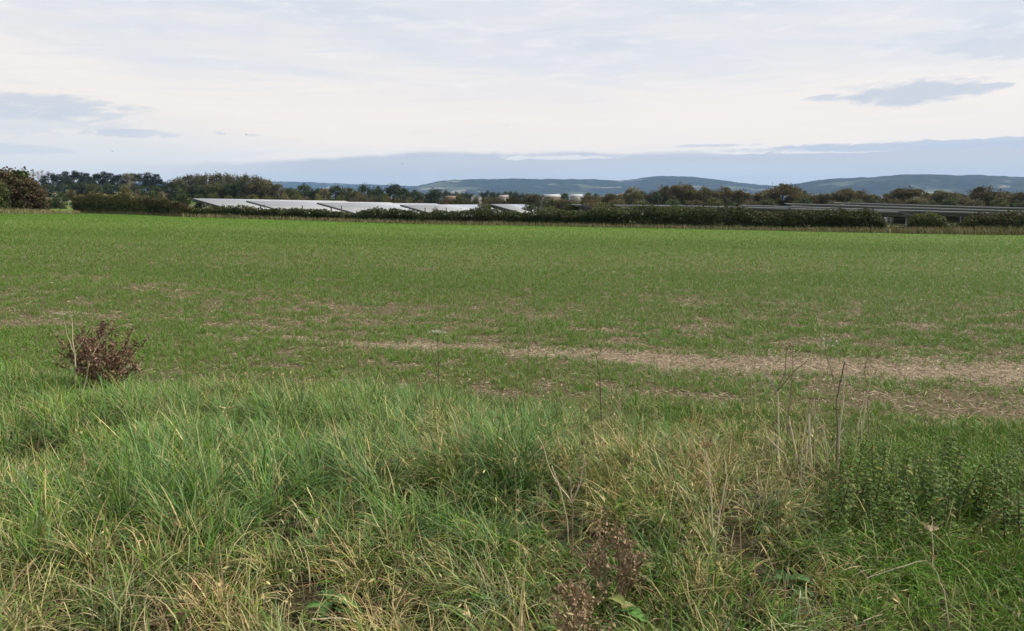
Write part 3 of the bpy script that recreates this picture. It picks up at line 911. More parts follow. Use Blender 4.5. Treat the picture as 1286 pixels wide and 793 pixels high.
def solar_row(s, y0, L, zh, label, rise=0.0, wid=5.4, tilt=15.0):
    """s: lateral offset of the high edge from the line through the camera along the rows"""
    u = np.array([math.sin(-RZ), math.cos(-RZ)]); v = np.array([math.cos(-RZ), -math.sin(-RZ)])
    base = u * y0 + v * s
    zb = float(zg(base[0], base[1]))
    o = thing('solar_panel_row', label, 'solar panels', (base[0], base[1], zb), RZ, 'rows of solar panels behind the hedge')
    o.rotation_euler = (rise, 0, RZ)
    hh = zh - zb
    ct, st = math.cos(R(tilt)), math.sin(R(tilt))
    # panel sheet, modelled flat in its own frame, then tilted
    b = MB(); b.box(0, wid, 0, L, 0, 0.045, (0.05, 0.06, 0.09))
    p = b.obj('panel_sheet', M_PANEL, o)
    p.location = (0, 0, hh); p.rotation_euler = (0, R(tilt), 0)
    b = MB()
    b.box(-0.05, 0.0, 0, L, -0.045, 0.05, (1, 1, 1))
    b.obj('edge_rail', M_RAIL, p)
    b = MB()
    b.box(0, wid, -0.06, 0.0, -0.12, 0.05, (1, 1, 1))
    b.obj('end_beam', M_DARKSTEEL, p)
    b = MB()
    for k in range(4):
        x = wid * (0.12 + 0.25 * k)
        b.box(x - 0.04, x + 0.04, 0.02, L - 0.02, -0.10, -0.005, (1, 1, 1))
    b.obj('purlins', M_DARKSTEEL, p)
    n = int(L // 6.0)
    for k in range(n + 1):
        y = 1.0 + k * 6.0
        if y > L - 0.5: break
        for fx in (0.22, 0.72):
            x = wid * fx * ct; z = hh - wid * fx * st - 0.08
            b = MB(); b.box(x - 0.06, x + 0.06, y - 0.05, y + 0.05, -1.2, z, (1, 1, 1))
            b.obj('leg', M_RAIL, o)
        b = MB(); b.tube([(wid * 0.22 * ct, y + 0.07, hh * 0.45), (wid * 0.55 * ct, y + 0.07, hh - wid * 0.55 * st - 0.06)], 0.035, (1, 1, 1), 4)
        b.obj('brace', M_RAIL, o)
    return o


far_end = 158
rows = [(-43.6, 91, 2.66, 'leftmost white glinting solar row, farthest from the hedge'), (-34.2, 84, 2.36, 'second white solar row from the left'),
        (-24.9, 79.5, 2.14, 'third white solar row from the left, its sloping end clear of the hedge'), (-15.8, 77.5, 1.93, 'fourth white solar row from the left, low behind the dark hedge'),
        (-6.6, 76.5, 1.97, 'short white solar row showing between bushes near the middle'), (2.2, 75, 1.97, 'solar row seen edge on beside the middle bushes'),
        (11.6, 72, 1.86, 'first solar row right of the middle showing its pale back edge', 0.0), (20.2, 70, 1.66, 'second solar row right of the middle, back edge along the hedge top', 0.002),
        (28.6, 67.5, 1.40, 'solar row whose end slopes down over the white cabinet in the hedge gap', 0.003), (37.6, 64.5, 1.22, 'solar row ending near the right edge of the picture', 0.0065),
        (46.6, 74, 1.25, 'second to last dark backed solar row, cut by the right edge', 0.0105), (56.5, 88, 1.42, 'most distant dark backed solar row at the right edge', 0.0125)]
for (s, y0, zh, lab, *up) in rows:
    solar_row(s, y0, far_end - y0 - (0 if s < 0 else -6), zh, lab, up[0] if up else 0.0)


def cabinet():
    p = ray_y(1116, 280.5, 70.5)
    o = thing('inverter_cabinet', 'white electrical cabinet under the panel row in the gap of the hedge', 'cabinet', p, RZ)
    zb = float(zg(p[0], p[1])) - p[2]
    b = MB(); b.box(-0.36, 0.36, -0.2, 0.2, 0.0, 0.55, (0.80, 0.80, 0.79)); b.obj('housing', M_PAINT, o)
    for k in range(2):
        b = MB(); x0 = -0.33 + k * 0.34
        b.box(x0, x0 + 0.32, -0.222, -0.2, 0.04, 0.50, (0.74, 0.75, 0.76)); b.obj('door', M_PAINT, o)
    for x in (-0.3, 0.3):
        b = MB(); b.box(x - 0.03, x + 0.03, -0.03, 0.03, zb - 0.2, 0.0, (0.3, 0.3, 0.3)); b.obj('leg', M_PAINT, o)


cabinet()


# ------------------------------------------------------------------ hedges
def hedge_foot(px):
    Y = float(np.interp(px, [p[0] for p in HEDGE_PX], HEDGE_D))
    x = (px - 643) / F / CP * Y
    return x, Y


def hedge(px0, px1, tops, cols, label, depth=1.4, dens=330, twig=1.0, top_cols=None, size=0.13, cat='hedge', name='hedge', group='field hedge in front of the panels'):
    """tops: list of (px, row of the hedge top)"""
    x0, y0 = hedge_foot(px0); x1, y1 = hedge_foot(px1)
    Lh = math.hypot(x1 - x0, y1 - y0)
    n = int(Lh * dens * 3.6 * (depth / 1.4))
    px = rng.uniform(px0, px1, n)
    Y = np.interp(px, [p[0] for p in HEDGE_PX], HEDGE_D)
    off = rng.uniform(0, 1, n) ** 1.3 * depth
    Y = Y + off
    x = (px - 643) / F / CP * Y
    zb = zg(x, Y)
    tz = H + (257 - np.interp(px, [t[0] for t in tops], [t[1] for t in tops])) / F * Y
    hh = np.maximum(tz - zb, 0.3)
    hh = hh * (0.80 + 0.52 * fbm(x * 0.9 + px0, Y * 0.9, 31, 3))
    arch = 1 - 0.35 * (np.abs(off / depth - 0.5) * 2) ** 2
    hh = hh * arch
    t = rng.uniform(0, 1, n) ** 0.75
    keep_ = rng.random(n) < (0.45 + 0.55 * (vnoise(x * 2.2, t * hh * 2.5 + px0, 77) > 0.35))
    z = zb + t * hh
    cols = [np.array(c_) for c_ in cols]
    ci = (vnoise(x * 0.7, z * 1.5, 55) * len(cols)).astype(int).clip(0, len(cols) - 1)
    base = np.array(cols)[ci]
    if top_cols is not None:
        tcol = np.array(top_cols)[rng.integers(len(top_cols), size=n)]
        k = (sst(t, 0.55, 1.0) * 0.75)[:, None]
        base = base * (1 - k) + tcol * k  # shoot colour towards the top, with light from above painted in as paler leaves
    col = np.clip(base * (1 + 0.45 * rng.uniform(-1, 1, (n, 1))) * (1 + 0.08 * rng.normal(size=(n, 3))), 0.004, 1)
    xm, Ym = hedge_foot((px0 + px1) / 2)
    zm = float(zg(xm, Ym))
    org = np.array([xm, Ym, zm])
    o = thing(name, label, cat, tuple(org), 0, group)
    p = np.stack([x, Y, z], -1) - org
    b = MB(); b.cards(p[keep_], rng.uniform(size * 0.7, size * 1.7, keep_.sum()), col[keep_], 0.7)
    b.obj('foliage', M_LEAF, o)
    # shoots standing out of the top, woody stems inside
    b = MB()
    for k in range(int(Lh * 5 * twig)):
        q = rng.uniform(px0, px1); xx, yy = hedge_foot(q); yy += rng.uniform(0.2, depth); xx = (q - 643) / F / CP * yy
        tzz = H + (257 - np.interp(q, [t_[0] for t_ in tops], [t_[1] for t_ in tops])) / F * yy
        z0 = float(zg(xx, yy)); hq = (tzz - z0) * rng.uniform(0.75, 1.18)
        lean = rng.normal(0, 0.12, 2)
        pts = [(xx - xm, yy - Ym, z0 - zm - 0.05), (xx - xm + lean[0] * hq * 0.5, yy - Ym + lean[1] * hq * .5, z0 - zm + hq * 0.6), (xx - xm + lean[0] * hq * 1.2, yy - Ym + lean[1] * hq * 1.2, z0 - zm + hq)]
        b.tube(pts, [0.02, 0.012, 0.004], (0.07, 0.055, 0.04), 3)
        if rng.random() < 0.8:
            m = 9
            tt = rng.uniform(0.65, 1.0, m)[:, None]
            pp = np.array(pts[1]) + (np.array(pts[2]) - np.array(pts[1])) * ((tt - 0.6) / 0.4) + rng.normal(0, 0.05, (m, 3))
            b.cards(pp, rng.uniform(0.06, 0.13, m), jitter(cols[rng.integers(len(cols))] * 1.3, m, 0.3), 0.7)
    b.tube([(x0 - xm, y0 + depth / 2 - Ym, float(zg(x0, y0 + depth / 2)) - zm), (0, depth / 2, 0.0), (x1 - xm, y1 + depth / 2 - Ym, float(zg(x1, y1 + depth / 2)) - zm)], 0.05, (0.07, 0.055, 0.04), 4)
    b.obj('stems', M_BARK, o)
    return o


HD, HG, HO = (0.038, 0.049, 0.021), (0.066, 0.084, 0.031), (0.110, 0.115, 0.044)
HB, HR = (0.088, 0.072, 0.036), (0.100, 0.058, 0.032)
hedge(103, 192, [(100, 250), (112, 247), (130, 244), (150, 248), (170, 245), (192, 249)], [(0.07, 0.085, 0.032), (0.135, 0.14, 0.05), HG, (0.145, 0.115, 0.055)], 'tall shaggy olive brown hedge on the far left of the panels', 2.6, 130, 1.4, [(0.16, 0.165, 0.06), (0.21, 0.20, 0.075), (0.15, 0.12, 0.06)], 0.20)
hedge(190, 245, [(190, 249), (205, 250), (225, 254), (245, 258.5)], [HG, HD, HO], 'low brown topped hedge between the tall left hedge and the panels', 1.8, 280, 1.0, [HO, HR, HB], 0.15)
hedge(243, 396, [(243, 260), (262, 262), (285, 259.5), (300, 258), (320, 261), (350, 263.5), (372, 262), (396, 263.5)], [HD, HG], 'ragged hedge with shoots in front of the left white panel rows', 1.4, 330, 1.6, [HG, HO], 0.13)
hedge(394, 512, [(394, 263), (420, 266), (440, 268.5), (462, 265), (472, 261), (490, 264), (512, 264)], [HD, HG], 'hedge bunching up before the fourth white panel row', 1.4, 330, 1.8, [HG, HO], 0.13)
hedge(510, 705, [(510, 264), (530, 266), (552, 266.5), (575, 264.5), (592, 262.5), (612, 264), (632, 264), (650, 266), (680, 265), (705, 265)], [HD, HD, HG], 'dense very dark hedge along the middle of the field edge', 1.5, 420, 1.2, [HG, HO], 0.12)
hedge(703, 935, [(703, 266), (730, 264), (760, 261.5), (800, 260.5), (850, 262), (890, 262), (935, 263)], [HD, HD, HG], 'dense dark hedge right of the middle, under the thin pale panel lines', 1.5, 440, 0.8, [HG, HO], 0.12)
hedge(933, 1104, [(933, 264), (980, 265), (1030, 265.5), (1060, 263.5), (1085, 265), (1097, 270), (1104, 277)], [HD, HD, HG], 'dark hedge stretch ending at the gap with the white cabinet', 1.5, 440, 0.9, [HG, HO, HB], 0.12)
hedge(1102, 1140, [(1102, 282), (1120, 284), (1140, 283)], [HB, HG, HR], 'low brambly hedge foot in the gap under the panel row', 1.2, 330, 1.2, [HB, HO], 0.10)
hedge(1132, 1180, [(1130, 277), (1140, 269), (1150, 266.5), (1160, 267), (1172, 270), (1182, 276)], [HG, HD], 'single bushy hedge clump standing right of the white cabinet', 1.5, 420, 1.4, [HG, YG], 0.12)
hedge(1176, 1205, [(1176, 281), (1190, 280), (1205, 278)], [HG, HO], 'low pale green hedge foot between two dark clumps on the right', 1.2, 360, 1.0, [HO, HG], 0.10)
hedge(1200, 1440, [(1196, 276), (1210, 269), (1240, 266), (1262, 267), (1280, 265), (1320, 265), (1440, 266)], [HD, HG, HD], 'dark hedge stretch at the right edge with rusty shoots', 1.5, 420, 1.4, [HG, HO, HR], 0.12)
for (k_, px, top, wd, lab) in [('bush_olive', 690, 257.5, 34, 'rounded pale olive bush rising behind the dark middle hedge'), ('bush_dark', 668, 255, 30, 'dark green bush between the middle panel rows'),
                               ('bush_olive', 760, 255, 40, 'olive bush right of the edge on panel row'), ('bush_brown', 745, 252, 30, 'rusty bush above the edge on panel row'),
                               ('bush_olive', 608, 254, 22, 'bush at the far end of the white panels'), ('bush_brown', 548, 258, 14, 'thin red leaved bush in front of the fourth white panel row'),
                               ('bush_olive', 722, 253, 30, 'brown green bush left of the edge on panel row')]:
    tree(k_, px, top, {608: 120, 548: 75.5, 668: 95, 690: 74, 760: 80, 745: 140, 722: 128}[px], wd, lab, 'bush', 'bush')


# ------------------------------------------------------------------ wire fence behind the hedge
def fence():
    o = thing('post_and_wire_fence', 'thin dark post and wire fence between the hedge and the panels', 'fence', (0, 0, 0))
    pts = []
    for px, top in ((262, 256.5), (271, 257), (338, 257), (385, 258), (433, 258.5), (478, 259), (536, 261), (562, 261), (612, 262), (660, 263)):
        x, Y = hedge_foot(px); Y += 2.3; x = (px - 643) / F / CP * Y
        z1 = H + (257 - top) / F * Y; z0 = float(zg(x, Y))
        b = MB(); b.tube([(x, Y, z0 - 0.3), (x, Y, z1)], 0.055, (1, 1, 1), 6); b.add([(x - .04, Y - .04, z1), (x + .04, Y - .04, z1), (x + .04, Y + .04, z1), (x - .04, Y + .04, z1)], [(0, 1, 2, 3)], (1, 1, 1))
        b.obj('post', M_POST, o)
        pts.append((x, Y, z0, z1))
    for k in range(4):
        b = MB(); b.tube([(p[0], p[1] + 0.06, p[2] + (p[3] - p[2]) * (0.25 + 0.23 * k)) for p in pts], 0.006, (1, 1, 1), 3)
        b.obj('wire', M_DARKSTEEL, o)


fence()


# ------------------------------------------------------------------ grass blades
def blades(b, base, L, wd, az, lean, curl, col0, col1, S=4, kink=0.0, drift=0.0):
    n = len(base)
    t = np.linspace(0, 1, S + 1)
    th = lean[:, None] + curl[:, None] * t[None, :] ** 1.3
    if kink > 0:
        km = (rng.random(n) < kink)[:, None]; t0 = rng.uniform(0.3, 0.75, n)[:, None]
        th = th + km * rng.uniform(0.8, 2.0, (n, 1)) * (t[None, :] > t0)
    azt = az[:, None] + (rng.normal(0, 1, (n, 1)) * drift) * t[None, :] ** 1.2
    ds = L[:, None] / S
    hx = np.sin(th) * np.cos(azt) * ds; hy = np.sin(th) * np.sin(azt) * ds
    hx = np.cumsum(hx, 1) - hx[:, :1]; hy = np.cumsum(hy, 1) - hy[:, :1]
    ver = np.cumsum(np.cos(th) * ds, 1) - np.cos(th[:, :1]) * ds
    ctr = np.empty((n, S + 1, 3))
    ctr[:, :, 0] = base[:, None, 0] + hx; ctr[:, :, 1] = base[:, None, 1] + hy
    ctr[:, :, 2] = base[:, None, 2] + ver
    tw = rng.uniform(-0.9, 0.9, n)
    side = np.stack([-np.sin(az + tw), np.cos(az + tw), np.zeros(n)], -1)
    prof = np.interp(t, [0, 0.25, 0.6, 1.0], [0.75, 1.0, 0.8, 0.08])
    off = side[:, None, :] * (wd[:, None] * prof[None, :] * 0.5)[:, :, None]
    v = np.stack([ctr - off, ctr + off], 2)               # n, S+1, 2, 3
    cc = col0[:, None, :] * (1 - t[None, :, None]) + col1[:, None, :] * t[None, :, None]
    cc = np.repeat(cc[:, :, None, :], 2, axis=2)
    k = np.arange(S)
    q = np.stack([2 * k, 2 * k + 1, 2 * k + 3, 2 * k + 2], -1)
    q = (q[None] + (np.arange(n) * 2 * (S + 1))[:, None, None]).reshape(-1, 4)
    b.add(v.reshape(-1, 3), q, cc.reshape(-1, 3))


def project(x, y, z):
    d = y * CP - (z - H) * SP
    return 643 + F * x / d, 396.5 - F * (y * SP + (z - H) * CP) / d


def P2(px, py, arr):
    """sum of soft elliptical patches given in the picture, returns weight"""
    s = np.zeros_like(px)
    for (cx, cy_, rx, ry, a) in arr:
        s = s + a * np.exp(-(((px - cx) / rx) ** 2 + ((py - cy_) / ry) ** 2))
    return s


G_BLUE, G_GREEN, G_LUSH, G_YEL = np.array((0.128, 0.238, 0.080)), np.array((0.108, 0.212, 0.026)), np.array((0.095, 0.220, 0.014)), np.array((0.240, 0.285, 0.045))
STRAW, STRAW2, DEAD, TAWNY = np.array((0.55, 0.45, 0.22)), np.array((0.40, 0.325, 0.145)), np.array((0.15, 0.115, 0.060)), np.array((0.29, 0.205, 0.095))


def pick(choices, wts):
    """choices (k,3), wts (n,k) -> (n,3)"""
    wts = np.clip(wts, 0, None); cs = np.cumsum(wts, 1); cs /= cs[:, -1:]
    r = rng.random((len(wts), 1))
    return np.asarray(choices)[(r > cs).sum(1).clip(0, len(choices) - 1)]


def tall_grass():
    # every tuft: position, then looks by zone
    def zone(cx, cy_):
        px, py = project(cx, cy_, zg(cx, cy_) + 0.2)
        dry = np.clip(0.03 + P2(px, py, [(120, 745, 280, 75, 0.60), (460, 750, 180, 75, 0.54), (770, 580, 75, 60, 0.50), (950, 700, 120, 110, 0.24), (20, 590, 80, 60, 0.25), (620, 790, 120, 50, 0.25),
                                         (1000, 560, 60, 50, 0.55), (550, 545, 35, 40, 0.55), (905, 575, 40, 40, 0.55), (755, 500, 40, 40, 0.35), (330, 470, 60, 20, 0.25), (310, 560, 40, 30, 0.2)])
                      + 0.45 * (fbm(cx * 1.6, cy_ * 1.6, 71, 3) - 0.5), 0.02, 0.85)
        lush = np.clip(P2(px, py, [(1210, 740, 120, 85, 1.5), (1240, 560, 170, 40, 1.3), (1060, 640, 70, 40, 0.4), (880, 490, 120, 30, 0.5)]), 0, 1)
        dry = dry * (1 - 0.85 * lush)
        blue = np.clip(P2(px, py, [(330, 570, 320, 90, 0.9), (620, 600, 150, 90, 0.7), (650, 520, 120, 50, 0.9)]), 0, 1)
        return px, py, dry, lush, blue

    def colours(dr, lu, bl, tuft, nt_):
        N = len(dr)
        wts = np.stack([(1 - dr) * (0.30 + bl) * (1 - lu), (1 - dr) * 0.60, (1 - dr) * (0.14 + 1.5 * lu), 0.10 + 0.20 * dr, dr * 0.75, dr * 0.6, dr * 0.14, dr * 0.22], 1)
        tip = pick([G_BLUE, G_GREEN, G_LUSH, G_YEL, STRAW, STRAW2, DEAD, TAWNY], wts)
        hue = 1 + 0.40 * (rng.random((nt_, 1)) - 0.5) + 0.10 * rng.normal(size=(nt_, 3)) * np.array([1, 0.5, 0.6])
        tip = tip * hue[tuft] * rng.uniform(0.7, 1.25, (N, 1)) * (1 + 0.05 * rng.normal(size=(N, 3)))
        root = 0.45 * tip + 0.55 * pick([G_GREEN * 0.6, STRAW2 * 0.55, DEAD * 0.7], np.tile([0.45, 0.25, 0.3], (N, 1)))  # dead lower leaf, darkened further so shade at the root is in the colour
        bt = rng.random(N) < 0.08
        tip[bt] = STRAW * rng.uniform(0.7, 1.1, (bt.sum(), 1))
        return root, tip

    def limit(x, y):
        return np.interp(x, [-7, -5, 0, 4.5], [6.8, 7.0, 7.7, 7.7]) + 0.8 * (fbm(x * 0.9, y * 0.9, 61, 3) - 0.5)

    b = MB()
    # tussocks
    g = 0.205
    gx, gy = np.meshgrid(np.arange(-11.5, 11.5, g), np.arange(0.5, 11.2, g))
    cx = (gx + rng.uniform(-0.5, 0.5, gx.shape) * g).ravel(); cy_ = (gy + rng.uniform(-0.5, 0.5, gx.shape) * g).ravel()
    ok = (ncoord(cx, cy_) < limit(cx, cy_)) & (np.abs(cx) < 0.72 * cy_ + 3.6)
    px, py, dry, lush, blue = zone(cx, cy_)
    hole = vnoise(cx * 1.9, cy_ * 1.9, 44)
    ok &= rng.random(len(cx)) < (1.0 - 0.70 * lush) * (0.40 + 0.60 * (hole > 0.30))
    cx, cy_, px, py, dry, lush, blue = [a[ok] for a in (cx, cy_, px, py, dry, lush, blue)]
    nc = len(cx)
    hgt = 0.09 + 0.42 * fbm(cx * 1.3, cy_ * 1.3, 81, 2) ** 1.15
    hgt *= rng.uniform(0.75, 1.2, nc)
    hgt *= (1 - 0.5 * lush) * (1 - 0.35 * sst(ncoord(cx, cy_), 6.2, 7.4))
    hgt *= 1 - 0.55 * np.clip(P2(px, py, [(718, 680, 55, 70, 1), (900, 660, 50, 70, 0.9), (765, 750, 80, 80, 1.0), (1020, 580, 80, 60, 0.9), (1175, 750, 80, 80, 0.8), (760, 510, 60, 30, 0.7)]), 0, 1)
    hgt *= 1 - 0.35 * sst(px, 1000, 1120) * (py < 640)
    bl_ = sst(py, 640, 720) * (1 - sst(px, 600, 720))
    hgt *= 1 - 0.30 * bl_
    per = (rng.uniform(100, 185, nc) * (0.6 + 0.8 * hgt / 0.30)).astype(int)
    idx = np.repeat(np.arange(nc), per); N = len(idx)
    rr = np.sqrt(rng.random(N)); a = rng.uniform(0, 6.283, N)
    rad = (rng.uniform(0.06, 0.13, nc))[idx] * rr
    bx, by = cx[idx] + rad * np.cos(a), cy_[idx] + rad * np.sin(a)
    base = np.stack([bx, by, zg(bx, by) - 0.01], -1)
    right = sst(px, 820, 980) * sst(py, 520, 600)
    wind = (2.7 + 3.2 * (fbm(cx * 0.45, cy_ * 0.45, 91, 2) - 0.5)) * (1 - right) + (-0.5) * right
    L = hgt[idx] * rng.uniform(0.5, 1.35, N)
    fol = rng.random(N) < (0.58 + 0.2 * right[idx])
    az = np.where(fol, wind[idx] + rng.normal(0, 0.7, N), a + rng.normal(0, 0.5, N))
    lean = np.abs(rng.normal(0.10, 0.12, N)) + 0.40 * rr * rng.uniform(0.4, 1.2, N)
    curl = np.abs(rng.normal(1.45, 0.85, N)) + 0.3 * right[idx] + 0.5 * bl_[idx]
    wd = rng.uniform(0.0035, 0.0085, N) * (1 - 0.3 * lush[idx]) * (1 - 0.2 * bl_[idx])
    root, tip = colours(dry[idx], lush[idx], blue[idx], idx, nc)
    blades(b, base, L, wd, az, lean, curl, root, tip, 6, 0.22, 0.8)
    # shorter grass filling in between
    M = 190000
    x = rng.uniform(-11.5, 11.5, M); y = np.sqrt(rng.uniform(0.5 ** 2, 11.2 ** 2, M))
    k = (ncoord(x, y) < limit(x, y) + 0.15) & (np.abs(x) < 0.72 * y + 3.6)
    x, y = x[k], y[k]
    px, py, dr, lu, bl = zone(x, y)
    k = rng.random(len(x)) < 0.55 + 0.45 * lu
    x, y, dr, lu, bl = [q[k] for q in (x, y, dr, lu, bl)]
    rep_ = np.repeat(np.arange(len(x)), np.where(lu > 0.3, 7, 1)); N = len(rep_)
    x, y, dr, lu, bl = [q[rep_] for q in (x, y, dr, lu, bl)]
    x = x + rng.normal(0, 0.02, N); y = y + rng.normal(0, 0.02, N)
    base = np.stack([x, y, zg(x, y) - 0.005], -1)
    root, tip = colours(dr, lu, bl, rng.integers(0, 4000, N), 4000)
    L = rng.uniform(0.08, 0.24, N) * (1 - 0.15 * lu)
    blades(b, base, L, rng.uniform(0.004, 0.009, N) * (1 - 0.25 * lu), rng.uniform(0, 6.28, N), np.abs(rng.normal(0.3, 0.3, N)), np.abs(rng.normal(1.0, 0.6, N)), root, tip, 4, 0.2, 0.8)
    # thatch: dead leaves lying low, darkened to paint shade between the tussocks
    M = 60000
    tx = rng.uniform(-11, 11, M); ty = rng.uniform(0.6, 10.4, M)
    k = (ncoord(tx, ty) < 7.4) & (np.abs(tx) < 0.72 * ty + 3.5)
    k[k] = rng.random(k.sum()) > 0.9 * zone(tx[k], ty[k])[3]
    tx, ty = tx[k], ty[k]; M = len(tx)
    tb = np.stack([tx, ty, zg(tx, ty) + rng.uniform(0.0, 0.10, M)], -1)
    tcol = pick([STRAW, STRAW2, DEAD, G_YEL], np.tile([0.10, 0.25, 0.6, 0.05], (M, 1))) * rng.uniform(0.35, 0.9, (M, 1))
    blades(b, tb, rng.uniform(0.10, 0.28, M), rng.uniform(0.003, 0.006, M), rng.uniform(0, 6.28, M), rng.uniform(0.8, 1.4, M), rng.uniform(0.0, 0.8, M), tcol * 0.8, tcol, 3)
    o = b.obj('verge_grass', M_GRASS)
    tag(o, kind='stuff')
    # dry flowering culms: thin stalks with a small drooping panicle
    b = MB()
    M = 900
    tx = rng.uniform(-6.5, 6.5, M * 3); ty = rng.uniform(1.9, 8.6, M * 3)
    px, py = project(tx, ty, zg(tx, ty) + 0.4)
    wgt = np.clip(0.05 + P2(px, py, [(100, 700, 200, 120, 0.5), (460, 730, 160, 90, 0.6), (770, 560, 80, 70, 1.0), (1000, 560, 90, 70, 0.8), (330, 465, 50, 20, 1.0), (640, 600, 100, 80, 0.25), (550, 530, 30, 40, 0.9), (930, 640, 90, 100, 0.5)]), 0, 1)
    k = (ncoord(tx, ty) < 7.5) & (rng.random(M * 3) < wgt) & (np.abs(tx) < 0.7 * ty + 0.5)
    tx, ty = tx[k], ty[k]; M = len(tx)
    tb = np.stack([tx, ty, zg(tx, ty)], -1)
    L = rng.uniform(0.22, 0.45, M); az = rng.uniform(0, 6.28, M); ln = np.abs(rng.normal(0.12, 0.12, M)); cu = np.abs(rng.normal(0.35, 0.25, M))
    tcol = pick([STRAW, STRAW2, TAWNY, DEAD], np.tile([0.3, 0.3, 0.25, 0.15], (M, 1))) * rng.uniform(0.7, 1.1, (M, 1))
    blades(b, tb, L, np.full(M, 0.0032), az, ln, cu, tcol, tcol, 5)
    # panicles: a handful of tiny spikelets near the tip
    th = ln + cu * 0.7
    tipx = tb[:, 0] + np.cos(az) * np.sin(ln + cu * 0.45) * L * 0.95; tipy = tb[:, 1] + np.sin(az) * np.sin(ln + cu * 0.45) * L * 0.95
    tipz = tb[:, 2] + np.cos(ln + cu * 0.42) * L * 0.97
    for r_ in range(7):
        pp = np.stack([tipx, tipy, tipz], -1) + rng.normal(0, 1, (M, 3)) * np.array([0.012, 0.012, 0.035]) + np.array([0, 0, -0.02])
        b.cards(pp, rng.uniform(0.018, 0.04, M), tcol * 0.95, 0.28, axis=rng.normal(size=(M, 3)) * np.array([0.5, 0.5, 1]))
    tag(b.obj('dry_grass_culms', M_DRY), kind='stuff')


tall_grass()


# ------------------------------------------------------------------ the young crop, straw litter
def wedge(n, d0, d1, amax=0.70):
    """random points in the field in view between two forward distances, with a margin"""
    y = np.sqrt(rng.uniform(d0 ** 2, d1 ** 2, n))
    x = rng.uniform(-1, 1, n) * (amax * y + 4.0)
    return x, y


def crop():
    b = MB()
    for (d0, d1, dens, L0, w0, nb, S) in ((6.2, 13, 420, 0.085, 0.0052, 5, 3), (13, 24, 290, 0.090, 0.0064, 4, 2), (24, 45, 92, 0.10, 0.010, 4, 2), (45, 125, 34, 0.12, 0.020, 4, 1)):
        lo, hi_ = (d0 if d0 < 10 else d0 * 0.85), d1 * 1.15
        x, y = wedge(int((0.70 * (hi_ ** 2 - lo ** 2) + 8.0 * (hi_ - lo)) * dens), lo, hi_)
        yl = y * np.exp(rng.normal(0, 0.06, len(y)))
        kk = (yl < d1) & ((yl >= d0) | (d0 < 10))
        x, y = x[kk], y[kk]
        n = ncoord(x, y)
        # drill rows 12.5 cm apart
        row = np.round(n / 0.125) * 0.125 + rng.normal(0, 0.018, len(n))
        y = row - ROW_A * x; n = row
        hd = np.interp(x / y * 70, HEDGE_ANG, HEDGE_D)
        keep_ = (n > 7.35) & (y < hd - 1.0)
        bare = bare_w(x, y); st = strip_w(x, y)
        pr = (1 - 0.82 * bare) * (1 - 0.96 * np.clip(st * 1.15, 0, 1))
        keep_ &= rng.random(len(x)) < pr
        x, y, bare = x[keep_], y[keep_], bare[keep_]
        m = len(x)
        wheel = fbm(x * 0.05, ncoord(x, y) * 0.35, 15, 3)
        idx = np.repeat(np.arange(m), nb); N = len(idx)
        base = np.stack([x[idx] + rng.normal(0, 0.012, N), y[idx] + rng.normal(0, 0.012, N), np.zeros(N)], -1)
        base[:, 2] = zg(base[:, 0], base[:, 1]) - 0.003
        lush = 0.75 + 0.5 * wheel
        L = L0 * rng.uniform(0.6, 1.5, N) * lush[idx] * (1 - 0.25 * bare[idx])
        col = pick([(0.126, 0.252, 0.024), (0.096, 0.212, 0.020), (0.165, 0.275, 0.038), (0.24, 0.235, 0.07), (0.36, 0.31, 0.17)], np.tile([0.4, 0.34, 0.17, 0.05, 0.04], (N, 1)))
        col = col * rng.uniform(0.8, 1.2, (N, 1)) * (1.12 - 0.3 * wheel[idx])[:, None]
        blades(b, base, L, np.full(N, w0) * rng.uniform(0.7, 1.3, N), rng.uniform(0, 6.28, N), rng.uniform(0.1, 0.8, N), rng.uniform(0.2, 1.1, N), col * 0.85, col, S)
    tag(b.obj('young_crop', M_CROP), kind='stuff')

    b = MB()
    for (d0, d1, dens, sz) in ((6.2, 14, 1300, 0.055), (14, 26, 420, 0.075), (26, 60, 60, 0.11)):
        area = 0.70 * (d1 ** 2 - d0 ** 2) + 8.0 * (d1 - d0)
        x, y = wedge(int(area * dens), d0, d1)
        st = strip_w(x, y); bare = bare_w(x, y); n = ncoord(x, y)
        pr = np.clip(0.10 + 0.9 * st + 0.35 * bare * (0.3 + vnoise(x * 1.7, n * 3, 13)), 0, 1) * (n > 7.2)
        k = rng.random(len(x)) < pr
        x, y = x[k], y[k]; m = len(x)
        ctr = np.stack([x, y, zg(x, y) + rng.uniform(0.004, 0.03, m)], -1)
        a = rng.uniform(0, 6.28, m)
        ax = np.stack([np.cos(a), np.sin(a), rng.normal(0, 0.18, m)], -1)
        up = np.tile([0.0, 0, 1], (m, 1)) + rng.normal(0, 0.35, (m, 3))
        col = pick([(0.55, 0.455, 0.31), (0.40, 0.32, 0.21), (0.25, 0.19, 0.125), (0.13, 0.095, 0.06)], np.tile([0.35, 0.35, 0.2, 0.1], (m, 1))) * rng.uniform(0.75, 1.1, (m, 1))
        s = sz * rng.uniform(0.5, 1.6, m)
        ln = np.stack([ctr - ax * s[:, None] / 2, ctr + ax * s[:, None] / 2], 1)
        side = np.cross(ax, up); side /= np.linalg.norm(side, axis=1)[:, None]
        wv = side * (rng.uniform(0.0012, 0.0032, m) * (sz / 0.055) ** 1.0)[:, None]
        v = np.stack([ln[:, 0] - wv, ln[:, 0] + wv, ln[:, 1] + wv, ln[:, 1] - wv], 1)
        b.add(v.reshape(-1, 3), np.arange(m * 4).reshape(m, 4), np.repeat(col, 4, 0))
    tag(b.obj('straw_litter', M_DRY), kind='stuff')


crop()


